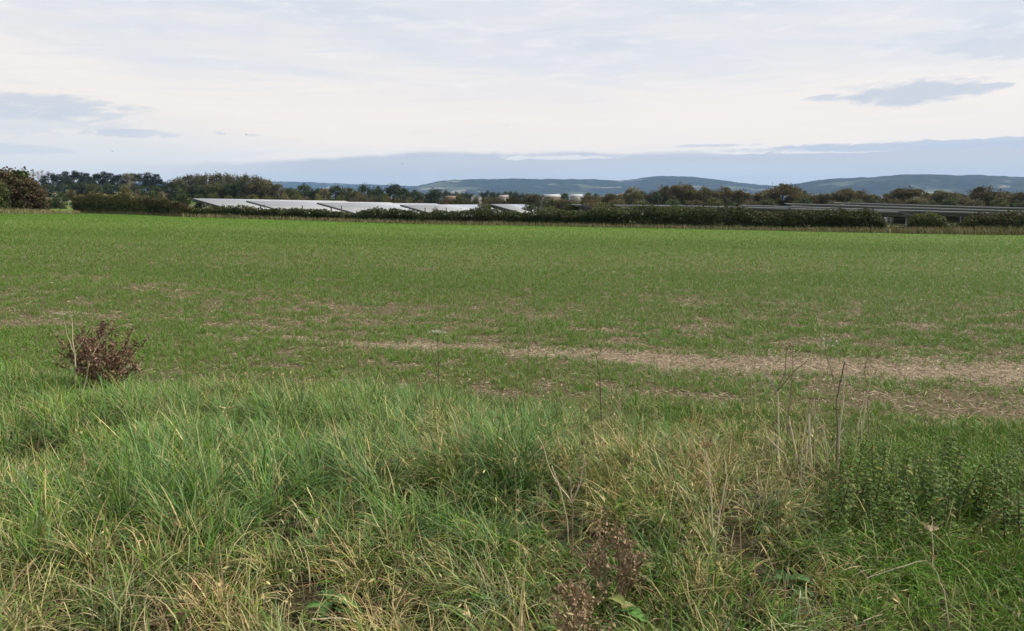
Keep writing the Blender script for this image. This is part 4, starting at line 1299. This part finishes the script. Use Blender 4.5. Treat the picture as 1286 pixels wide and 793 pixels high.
def foot_grass():
    """bleached rough grass along the foot of the hedge and round the corner hawthorns"""
    b = MB()
    n = 30000
    px = np.concatenate([rng.uniform(95, 1330, n), rng.uniform(-40, 110, 7000)])
    sec = np.arange(len(px)) >= n
    Y = np.interp(px, [p[0] for p in HEDGE_PX], HEDGE_D) - 0.6 + rng.normal(0, 0.45, len(px))
    Y[sec] = 100 + rng.uniform(-5, 5, sec.sum())
    x = (px - 643) / F / CP * Y
    wgt = 0.25 + 0.9 * fbm(px / 25, Y * 0, 19, 3) * np.interp(px, [90, 400, 900, 1120, 1290], [0.7, 0.5, 0.35, 0.9, 1.3])
    k = (rng.random(len(px)) < wgt) | sec
    x, Y, px = x[k], Y[k], px[k]; N = len(x)
    base = np.stack([x, Y, zg(x, Y)], -1)
    col = pick([(0.34, 0.28, 0.16), (0.24, 0.21, 0.11), (0.16, 0.17, 0.06), (0.11, 0.15, 0.04)], np.tile([0.35, 0.3, 0.2, 0.15], (N, 1))) * rng.uniform(0.7, 1.2, (N, 1))
    h_ = rng.uniform(0.22, 0.6, N) * np.interp(px, [0, 100, 1000, 1150, 1290], [1.8, 1.0, 0.8, 1.2, 1.5])
    blades(b, base, h_, np.full(N, 0.035), rng.uniform(0, 6.28, N), rng.uniform(0, 0.4, N), rng.uniform(0, 0.8, N), col * 0.9, col, 2)
    tag(b.obj('rough_grass', M_DRY), kind='stuff')


foot_grass()


# ------------------------------------------------------------------ dead stalks and weeds in the verge
PALE_S, GREY_S, DARK_S, BROWN_S = (0.56, 0.47, 0.31), (0.42, 0.36, 0.27), (0.10, 0.075, 0.055), (0.24, 0.17, 0.11)


def pt(px, py, Y):
    return ray_y(px, py, Y)


def umbel(b, c_, r, col, n=9, heads=True, up=(0, 0, 1)):
    """spokes fanning out from c_, each with a small seed head"""
    up = np.asarray(up, float); up /= np.linalg.norm(up)
    for k in range(n):
        a = k / n * 6.283 + rng.uniform(-0.3, 0.3)
        e = rng.uniform(0.35, 1.0)
        tip = c_ + np.array([math.cos(a) * e * r, math.sin(a) * e * r, (0.75 - 0.3 * e) * r]) + (up - np.array([0, 0, 1])) * r
        b.tube([c_, (c_ + tip) / 2 + np.array([0, 0, -0.06 * r]), tip], [0.002, 0.0016, 0.0012], col, 3)
        if heads:
            m = 6
            b.cards(tip + rng.normal(0, 0.05 * r, (m, 3)), rng.uniform(0.007, 0.016, m) * min(1.0, r / 0.05), jitter(np.array(col) * 1.05, m, 0.3), 0.7)


def stalk(name, label, Y, lines, umbels=(), cat='dead stalk', group=None, nodes=True):
    """lines: (list of photo points, root radius, tip radius, colour); umbels: (px, py, radius_m, colour)"""
    x0, y0 = lines[0][0][0]
    g0 = ground_at(x0, y0)
    if g0 is not None: Y = min(Y, g0[1])
    p0 = pt(x0, y0, Y); z0 = float(zg(p0[0], Y))
    o = thing(name, label, cat, (p0[0], Y, z0), 0, group)
    org = np.array([p0[0], Y, z0])
    b = MB()
    ends = {}
    for k, (pts, r0, r1, col) in enumerate(lines):
        r0, r1 = r0 * 0.68, r1 * 0.75
        dy = rng.normal(0, 0.06)
        base_y = ends.get(tuple(pts[0]), Y)
        P = []
        for i, q in enumerate(pts):
            yy = base_y + (dy * i / max(len(pts) - 1, 1) if k else 0.02 * i)
            P.append(pt(q[0], q[1], yy)); ends.setdefault(tuple(q), yy)
        if k == 0 or lines[k][0][0] not in [q for l in lines[:k] for q in l[0]]:
            P[0] = np.array([P[0][0], P[0][1], min(P[0][2], float(zg(P[0][0], P[0][1])) - 0.02)])
        P = np.array(P)
        # resample with a little natural crookedness
        t = np.linspace(0, 1, 3 * (len(P) - 1) + 1); ti = np.linspace(0, 1, len(P))
        Q = np.stack([np.interp(t, ti, P[:, c_]) for c_ in range(3)], -1)
        seg = np.linalg.norm(P[-1] - P[0])
        Q[1:-1] += rng.normal(0, 0.006 * seg, Q[1:-1].shape)
        b.tube(Q - org, np.linspace(r0, r1, len(Q)), jitter(col, len(Q), 0.12).repeat(6, 0), 6)
        if nodes:
            for i in range(1, len(P) - 1):
                b.tube([P[i] - org - (0, 0, 0.006), P[i] - org, P[i] - org + (0, 0, 0.006)], [r0 * 0.8, r0 * 1.25, r0 * 0.8], np.array(col) * 0.6, 6)
    b.obj('stem', M_DRY, o)
    for (ux, uy, r, col) in umbels:
        yy = ends.get((ux, uy), Y)
        u = MB(); umbel(u, pt(ux, uy, yy) - org, r * 1.25, np.array(col), 12)
        u.obj('seed_head', M_DRY, o)
    return o


def dock(label, Y, px, base_py, top_py, wpx, n_stem, col, name='dead_dock', leaf=(), big=1.0):
    p0 = pt(px, base_py, Y); z0 = float(zg(p0[0], Y)); org = np.array([p0[0], Y, z0])
    o = thing(name, label, 'dead plant', tuple(org), 0)
    ht = pt(px, top_py, Y)[2] - z0; wd = wpx / F * Y
    s, c_ = MB(), MB()
    for k in range(n_stem):
        a = rng.uniform(0, 6.283); lean = (k + 0.5) / n_stem
        rr = wd / 2 * lean ** 0.7
        hk = ht * rng.uniform(0.45, 1.04) * (1 - 0.18 * lean)
        root = np.array([math.cos(a), math.sin(a), 0]) * 0.05
        tip = np.array([math.cos(a) * rr, math.sin(a) * rr, hk])
        mid = root * 0.5 + tip * 0.42 + np.array([0, 0, 0.06])
        P = np.array([root + (0, 0, -0.02), mid, tip])
        s.tube(P, [0.005, 0.0038, 0.0018], jitter(np.array(col) * 0.75, 1)[0], 5)
        for j in range(8):                              # side branches with whorls of papery fruit
            t = rng.uniform(0.3, 1.0)
            q = (P[1] + (P[2] - P[1]) * (t - 0.42) / 0.58) if t > 0.42 else (P[0] + (P[1] - P[0]) * t / 0.42)
            e = q + np.array([*rng.normal(0, 0.05, 2), rng.uniform(0.03, 0.12)]) * (0.6 + ht * 0.6)
            e[2] = min(e[2], ht * 1.03)
            s.tube([q, e], [0.0022, 0.0012], np.array(col) * 0.8, 3)
            m = 13
            tt = rng.uniform(0.25, 1.05, (m, 1))
            c_.cards(q + (e - q) * tt + rng.normal(0, 0.007, (m, 3)), rng.uniform(0.008, 0.019, m) * big, jitter(np.array(col) * rng.uniform(0.75, 1.25), m, 0.35, 0.06), 0.8)
    s.obj('stem', M_DRY, o); c_.obj('seed_clusters', M_DRY, o)
    for (lx, ly, ln, wdl, az, lc) in leaf:
        b = MB(); broad_leaf(b, pt(lx, ly, Y - 0.15) - org, ln, wdl, az, lc); b.obj('leaf', M_NETTLE, o)
    return o


def broad_leaf(b, c_, L, wd, az, col, droop=0.5):
    n, m = 9, 5
    t = np.linspace(0, 1, n)
    u = np.linspace(-1, 1, m)
    prof = np.sin(np.clip(t * 0.93 + 0.05, 0, 1) * math.pi) ** 0.7
    tt, uu = np.meshgrid(t, u, indexing='ij')
    lx = L * (tt - 0.5)
    ly = uu * wd / 2 * prof[:, None]
    lz = 0.10 * L * np.abs(uu) * prof[:, None] - droop * L * (tt - 0.3) ** 2 + 0.012 * L * np.sin(tt * 22) * uu
    ca, sa = math.cos(az), math.sin(az)
    v = np.stack([c_[0] + lx * ca - ly * sa, c_[1] + lx * sa + ly * ca, c_[2] + lz], -1).reshape(-1, 3)
    i, j = np.meshgrid(np.arange(n - 1), np.arange(m - 1), indexing='ij')
    q = np.stack([i * m + j, (i + 1) * m + j, (i + 1) * m + j + 1, i * m + j + 1], -1).reshape(-1, 4)
    rib = np.where(np.abs(uu) < 0.1, 1.35, 1.0).reshape(-1, 1)
    b.add(v, q, np.array(col) * rib * rng.uniform(0.85, 1.15, (len(v), 1)))


DOCK = (0.20, 0.130, 0.086)
dock('bushy rust brown dead dock at the left rim of the field, beside a bleached stalk', 7.6, 132, 482, 407, 135, 52, DOCK, big=1.75)
dock('reddish brown dead dock standing in the grass at the bottom centre', 2.95, 765, 790, 645, 105, 11, (0.255, 0.182, 0.108), leaf=((772, 752, 0.10, 0.055, 2.2, (0.17, 0.19, 0.06)), (790, 760, 0.07, 0.05, 0.6, (0.20, 0.19, 0.08)), (796, 770, 0.10, 0.07, -0.5, (0.10, 0.22, 0.05))))
dock('low brown withered dock at the bottom edge left of the reddish one', 2.5, 728, 830, 742, 90, 10, (0.27, 0.192, 0.112))
stalk('dead_hogweed', 'bleached forked dead stalk beside the rust brown dock on the left', 7.3,
      [([(94, 486), (93, 444), (90, 398)], 0.011, 0.005, PALE_S), ([(93, 444), (84, 420), (79, 397)], 0.006, 0.003, PALE_S), ([(93, 444), (108, 425), (124, 397)], 0.006, 0.003, PALE_S)],
      [(79, 397, 0.05, GREY_S), (90, 398, 0.06, GREY_S)])
stalk('dead_stalk', 'single bare pale stalk leaning right in front of the rust brown dock', 7.2, [([(100, 485), (112, 455), (129, 423)], 0.008, 0.004, PALE_S)])
stalk('dead_stalk', 'thin upright stalk with a pale tip above the straw strip, left of centre', 7.0, [([(661, 500), (665, 440), (668, 404)], 0.005, 0.003, BROWN_S), ([(665, 440), (670, 418), (672, 402)], 0.003, 0.0015, PALE_S)])
stalk('dead_stalk', 'thin dark stalk forked at the tip, crossing the straw strip in the middle', 6.8, [([(756, 515), (752, 470), (749, 447)], 0.0065, 0.004, DARK_S), ([(749, 447), (745, 441), (743, 435)], 0.003, 0.0015, DARK_S), ([(749, 447), (754, 441), (757, 436)], 0.003, 0.0015, DARK_S)])
stalk('dead_weed', 'small grey branched dead weed in front of the forked dark stalk', 6.2, [([(776, 525), (777, 508), (775, 488)], 0.006, 0.003, GREY_S), ([(777, 508), (788, 490), (800, 466)], 0.004, 0.002, GREY_S), ([(777, 508), (766, 492), (760, 484)], 0.003, 0.0015, GREY_S), ([(777, 508), (783, 498), (785, 482)], 0.003, 0.0015, GREY_S)])
stalk('dead_stalk', 'dark leaning stalk below the small white flower left of centre', 7.2, [([(557, 500), (548, 462), (541, 434)], 0.005, 0.003, DARK_S), ([(548, 462), (556, 448), (566, 438)], 0.003, 0.0015, DARK_S)])


def white_flower():
    p0 = pt(550, 470, 8.0); z0 = float(zg(p0[0], 8.0)); org = np.array([p0[0], 8.0, z0])
    o = thing('hogweed_flower', 'small greenish white flower umbel standing before the straw strip', 'flower', tuple(org))
    c_ = pt(549, 421, 8.0) - org
    b = MB(); b.tube([(0, 0, -0.02), c_ * 0.6 + (0.01, 0, 0), c_], [0.006, 0.004, 0.003], (0.10, 0.15, 0.05), 6); b.obj('stem', M_NETTLE, o)
    b = MB()
    for k in range(12):
        a = k / 12 * 6.283; e = rng.uniform(0.4, 1)
        t = c_ + np.array([0.075 * e * math.cos(a), 0.075 * e * math.sin(a), 0.035])
        b.tube([c_, t], 0.0015, (0.13, 0.17, 0.07), 3)
        b.cards(t + rng.normal(0, 1, (14, 3)) * (0.018, 0.018, 0.006), np.full(14, 0.016), jitter((0.38, 0.42, 0.27), 14, 0.15, 0.03), 0.8)
    b.obj('flower_umbel', M_NETTLE, o)


white_flower()
# right-hand group
stalk('dead_hogweed', 'tall dry stalk with flat brown seed umbels, left in the right group of stalks', 5.6,
      [([(977, 600), (977, 545), (976, 492)], 0.010, 0.006, PALE_S), ([(976, 492), (955, 462), (940, 434)], 0.005, 0.002, GREY_S), ([(976, 492), (986, 470), (988, 440)], 0.006, 0.003, BROWN_S),
       ([(976, 492), (998, 466), (1013, 454)], 0.005, 0.003, BROWN_S), ([(988, 500), (996, 478), (996, 430)], 0.004, 0.002, BROWN_S)],
      [(988, 440, 0.05, TAN and (0.34, 0.25, 0.17)), (940, 434, 0.03, GREY_S)])
stalk('dead_hogweed', 'dark thick cut stem with side branches, tallest and darkest of the right group', 5.4,
      [([(1054, 610), (1052, 555), (1051, 500)], 0.009, 0.007, (0.19, 0.15, 0.11)), ([(1051, 500), (1056, 478), (1061, 455)], 0.006, 0.004, (0.13, 0.10, 0.075)), ([(1056, 478), (1046, 466), (1040, 452)], 0.003, 0.0015, BROWN_S), ([(1053, 520), (1040, 505), (1030, 498)], 0.003, 0.0015, BROWN_S), ([(1051, 500), (1044, 470), (1036, 440)], 0.006, 0.003, GREY_S),
       ([(1051, 500), (1046, 472), (1035, 436)], 0.004, 0.002, BROWN_S), ([(1056, 545), (1058, 500), (1060, 470)], 0.008, 0.006, PALE_S)],
      [(1036, 440, 0.08, GREY_S)])
stalk('dead_stalk', 'thin pale seed spike rising highest above the right group of stalks', 5.8, [([(1030, 520), (1030, 440), (1034, 378)], 0.004, 0.002, (0.34, 0.33, 0.16)), ([(1018, 440), (1022, 420), (1027, 403)], 0.004, 0.002, (0.36, 0.34, 0.16))], nodes=False)
stalk('dead_stalk', 'fine pale stem bending right above the straw, left of the high seed spike', 5.9, [([(945, 520), (950, 410), (966, 392), (984, 380)], 0.003, 0.0015, (0.40, 0.36, 0.20)), ([(945, 520), (946, 394), (933, 381)], 0.003, 0.0015, (0.42, 0.38, 0.22))], nodes=False)
stalk('dead_hogweed', 'slender dead stalk with a small umbel, rightmost of the right group', 5.8,
      [([(1091, 560), (1090, 500), (1087, 462), (1094, 436)], 0.006, 0.003, BROWN_S), ([(1080, 522), (1090, 492), (1096, 466)], 0.006, 0.005, PALE_S)], [(1094, 436, 0.06, (0.36, 0.27, 0.19))])
for k, (pts, r, lab) in enumerate([
        ([(1019, 605), (1018, 560), (1016, 520)], 0.011, 'thick pale snapped stem, upright in the middle of the right group'),
        ([(1003, 600), (998, 560), (991, 523)], 0.009, 'pale snapped stem leaning left beside the upright thick one'),
        ([(1008, 600), (1013, 565), (1014, 548)], 0.008, 'short pale stem stub between the snapped stems'),
        ([(1028, 592), (1044, 565), (1060, 538)], 0.007, 'pale stem leaning strongly right across the dark thick stem'),
        ([(1000, 604), (985, 570), (962, 548)], 0.006, 'pale stem leaning far left at the foot of the right group'),
        ([(1005, 606), (1008, 560), (1012, 532)], 0.006, 'thin pale stem just left of the thick upright snapped stem'),
        ([(1016, 520), (1024, 508), (1033, 492)], 0.004, 'thin pale side twig above the thick snapped stem')]):
    stalk('dead_stalk', lab, 5.2 + 0.03 * k, [(pts, r, r * 0.7, PALE_S)], group='pale snapped stems in the right group')
for k in range(12):
    bx = rng.uniform(962, 1075); tx_ = bx + rng.normal(0, 22)
    stalk('dead_stalk', 'thin tangled dry stem among the right group of stalks', 4.7 + rng.uniform(-0.3, 0.4),
          [([(bx, 596), ((bx + tx_) / 2 + rng.normal(0, 5), rng.uniform(530, 560)), (tx_, rng.uniform(478, 535))], rng.uniform(0.003, 0.0055), 0.002, [PALE_S, BROWN_S, GREY_S][k % 3])], group='thin dry stems in the right group', nodes=False)
# lower centre
stalk('dead_hogweed', 'pale forked stalk shaped like a Y in the lower centre', 3.9,
      [([(718, 720), (719, 665), (718, 632)], 0.006, 0.005, BROWN_S), ([(718, 632), (700, 607), (688, 582), (676, 548)], 0.005, 0.002, PALE_S), ([(718, 632), (728, 608), (735, 572)], 0.005, 0.0025, PALE_S), ([(718, 632), (717, 610), (714, 588)], 0.004, 0.002, GREY_S)])
stalk('dead_stalk', 'pale bowed stem rising left beside the Y shaped stalk', 3.85, [([(717, 690), (712, 650), (700, 605), (693, 585)], 0.005, 0.003, PALE_S)], nodes=False)
stalk('dead_hogweed', 'dry umbel stalk left of two in the drooping grass right of centre', 4.2, [([(895, 690), (893, 608), (886, 565)], 0.006, 0.004, PALE_S), ([(886, 565), (879, 552), (873, 545)], 0.0025, 0.0015, PALE_S), ([(886, 565), (884, 550), (885, 541)], 0.0025, 0.0015, PALE_S), ([(886, 565), (895, 556), (902, 550)], 0.0025, 0.0015, PALE_S)], [(886, 563, 0.03, TAWNY)])
stalk('dead_stalk', 'smooth curved pale stem right of two in the drooping grass right of centre', 4.1, [([(897, 700), (900, 665), (909, 620), (913, 590), (910, 570)], 0.006, 0.003, PALE_S)], nodes=False)
stalk('dead_hogweed', 'bent pale umbel stalk in the lower right corner with one long side branch', 3.6,
      [([(1196, 800), (1184, 742), (1172, 710), (1170, 668)], 0.0032, 0.0022, PALE_S), ([(1172, 710), (1163, 703), (1125, 714), (1089, 726)], 0.0028, 0.002, PALE_S), ([(1170, 668), (1163, 660), (1158, 655)], 0.002, 0.001, PALE_S), ([(1170, 668), (1171, 656), (1170, 648)], 0.002, 0.001, PALE_S), ([(1170, 668), (1177, 661), (1184, 656)], 0.002, 0.001, PALE_S)],
      [(1170, 668, 0.024, PALE_S)])
stalk('dead_stalk', 'short pale stem lying in the grass at the bottom right', 3.2, [([(1068, 800), (1085, 780), (1108, 772)], 0.005, 0.003, PALE_S)], nodes=False)
stalk('dead_stalk', 'thin reddish upright stem in the lower left grass', 4.6, [([(133, 690), (133, 660), (133, 632)], 0.004, 0.002, (0.26, 0.14, 0.09))], nodes=False)
stalk('dead_stalk', 'horizontal broken pale stem lying at the bottom left of centre', 2.75, [([(390, 800), (392, 778), (430, 777), (462, 786)], 0.006, 0.004, (0.55, 0.47, 0.33))], nodes=False)
stalk('dead_stalk', 'upright tawny stem in the grass at the lower left of centre', 4.1, [([(551, 740), (550, 700), (549, 665)], 0.004, 0.0025, BROWN_S)], nodes=False)


# ------------------------------------------------------------------ nettles and broad leaves
def nettle_proto(seed, purple=0.0):
    global rng
    keep = rng; rng = np.random.default_rng(seed)
    s, lf = MB(), MB()
    ht = 0.5
    stem = np.array([(0, 0, -0.03), (0.01, 0.0, ht * 0.4), (0.015, 0.01, ht * 0.75), (0.03, 0.01, ht)])
    s.tube(stem, [0.004, 0.0035, 0.0025, 0.0015], (0.075, 0.085, 0.035), 5)
    for k in range(16):
        t = 0.15 + 0.85 * k / 15
        c_ = np.array([np.interp(t, [0, .4, .75, 1], stem[:, i]) for i in range(3)])
        for sd in (0, math.pi):
            az = k * math.pi / 2 + sd + rng.normal(0, 0.25)
            L = 0.066 * (1.15 - 0.55 * t) * rng.uniform(0.8, 1.25)
            col = np.array((0.078, 0.128, 0.024)) * rng.uniform(0.6, 1.35)
            if rng.random() < 0.16: col = np.array([(0.15, 0.11, 0.05), (0.20, 0.19, 0.05)][rng.integers(2)])
            broad_leaf(lf, c_ + np.array([math.cos(az), math.sin(az), -0.12]) * L * 0.62, L, L * 0.55, az, col, 0.55)
        if k > 4 and rng.random() < 0.7:
            m = 16
            lf.cards(c_ + rng.normal(0, 0.018, (m, 3)), rng.uniform(0.006, 0.014, m), jitter((0.12, 0.10, 0.05), m, 0.3), 0.6)
    out = (s.mesh('stem', M_NETTLE), lf.mesh('leaves', M_NETTLE))
    rng = keep
    return out


NP = [nettle_proto(s) for s in (301, 302, 303, 304)]


def nettle(px, base_py, Y, hscale, label, group):
    p = pt(px, base_py, Y); x = p[0]; z0 = float(zg(x, Y))
    o = thing('nettle', label, 'nettle', (x, Y, z0), rng.uniform(0, 6.28), group)
    o.rotation_euler = (rng.normal(0, 0.22), rng.normal(0, 0.22), rng.uniform(0, 6.28))
    o.scale = (hscale * rng.uniform(0.9, 1.3),) * 2 + (hscale,)
    s, l_ = NP[int(rng.integers(len(NP)))]
    link('stem', s, o); link('leaves', l_, o)


def nettles():
    spots = []
    tries = 0
    while len(spots) < 96 and tries < 6000:
        tries += 1
        px = rng.uniform(1035, 1330); Y = rng.uniform(3.5, 5.6)
        x = (px - 643) / F * Y
        z = float(zg(x, Y))
        _, py = project(np.array(x), np.array(Y), np.array(z + 0.22))
        wgt = math.exp(-((px - 1120) / 80) ** 2 - ((py - 622) / 26) ** 2) + math.exp(-((px - 1240) / 75) ** 2 - ((py - 660) / 42) ** 2) + 0.8 * math.exp(-((px - 1080) / 25) ** 2 - ((py - 590) / 26) ** 2)
        if rng.random() > wgt + 0.035: continue
        if any((x - a) ** 2 + (Y - b_) ** 2 < 0.075 ** 2 for a, b_ in spots): continue
        spots.append((x, Y))
        nettle(px, 700, Y, rng.uniform(0.34, 0.70), 'dark green nettle crowded in the nettle patch on the right of the verge', 'nettles in the patch on the right')


nettles()


def leaf_plant(label, px, py, Y, leaves, col, L, name='dock_plant'):
    p = pt(px, py, Y); z0 = float(zg(p[0], Y)); org = np.array([p[0], Y, z0])
    o = thing(name, label, 'leafy plant', tuple(org))
    top = max(p[2] - z0, 0.08)
    for k in range(leaves):
        az = k * 2.4 + rng.uniform(-0.3, 0.3)
        c_ = np.array([math.cos(az) * L * 0.55, math.sin(az) * L * 0.55, top * rng.uniform(0.7, 1.1)])
        b = MB()
        broad_leaf(b, c_, L * rng.uniform(0.7, 1.1), L * 0.42, az, np.array(col) * rng.uniform(0.75, 1.25))
        b.tube([(0, 0, 0), (c_[0] * 0.25, c_[1] * 0.25, c_[2] * 0.7), c_ - np.array([math.cos(az), math.sin(az), 0]) * L * 0.4], [0.003, 0.0025, 0.002], np.array(col) * 0.9, 4)
        b.obj('leaf', M_NETTLE, o)


leaf_plant('broad leaved green dock low in the grass at the left edge', 38, 672, 4.3, 9, (0.075, 0.13, 0.045), 0.13)
leaf_plant('small green dock plant at the bottom edge left of centre', 415, 782, 2.9, 7, (0.07, 0.15, 0.035), 0.12)
leaf_plant('bright green leafy dock at the lower right below the nettles', 1265, 715, 3.8, 7, (0.085, 0.19, 0.05), 0.11)
leaf_plant('dark leaved plant in the hollow right of the brown grass, centre right', 832, 600, 4.7, 9, (0.05, 0.10, 0.035), 0.12)
leaf_plant('dark leafy dock at the bottom edge right of centre', 985, 775, 3.1, 7, (0.05, 0.10, 0.03), 0.12)


def dandelion():
    p = pt(1198, 722, 3.75); z0 = float(zg(p[0], 3.75)); org = np.array([p[0], 3.75, z0])
    o = thing('yellow_flower', 'tiny yellow flower in the short grass of the lower right corner', 'flower', tuple(org))
    c_ = p - org
    b = MB(); b.tube([(0, 0, -0.01), c_ * 0.5, c_], 0.0015, (0.10, 0.18, 0.05), 4); b.obj('stem', M_NETTLE, o)
    b = MB(); n = 26; a = np.linspace(0, 6.283, n)
    ax = np.stack([np.cos(a), np.sin(a), rng.uniform(0.2, 0.7, n)], -1)
    b.cards(c_ + ax * 0.006, np.full(n, 0.014), jitter((0.75, 0.55, 0.03), n, 0.1, 0.02), 0.3, axis=ax); b.obj('petals', M_NETTLE, o)


dandelion()


# ------------------------------------------------------------------ birds, distant specks in the sky
def bird(px, py, Y, span, bank, label):
    p = pt(px, py, Y)
    b = MB(); s = span
    b.tube([(0, -0.32 * s, 0), (0, -0.2 * s, 0.01 * s), (0, 0.0, 0.0), (0, 0.14 * s, 0.01 * s), (0, 0.22 * s, 0.02 * s), (0, 0.27 * s, 0.015 * s)], [0.012 * s, 0.045 * s, 0.07 * s, 0.05 * s, 0.04 * s, 0.006 * s], (0.05, 0.05, 0.055), 8)
    for sd in (-1, 1):
        v = []
        for t, ch, z in ((0.04, 0.20, 0.02), (0.22, 0.20, 0.12), (0.40, 0.13, 0.14), (0.5, 0.03, 0.10)):
            for yy in (ch * 0.5, -ch * 0.5):
                for dz in (0.008, -0.008):
                    v.append((sd * t * s, (yy - 0.05 * t) * s, (z + dz) * s))
        q = []
        for k in range(3):
            a, c_ = 4 * k, 4 * k + 4
            q += [(a, a + 2, c_ + 2, c_), (a + 1, c_ + 1, c_ + 3, a + 3), (a, c_, c_ + 1, a + 1), (a + 2, a + 3, c_ + 3, c_ + 2)]
        b.add(v, q, (0.06, 0.06, 0.065))
    o = b.obj('bird', M_BIRD, smooth=False)
    o.location = p; o.rotation_euler = (R(10), bank, R(60))
    tag(o, label, 'bird', 'birds in the sky')


bird(141, 190.5, 150, 0.55, R(35), 'small dark bird flying low over the pines on the left')
bird(309, 169.5, 170, 0.55, R(-30), 'tiny bird in the pale sky above the rounded wood')
bird(505, 206, 200, 0.6, R(20), 'tiny bird low over the tallest middle tree')
bird(636.5, 157.5, 190, 0.5, R(40), 'tiny bird high in the pale sky at the middle of the picture')
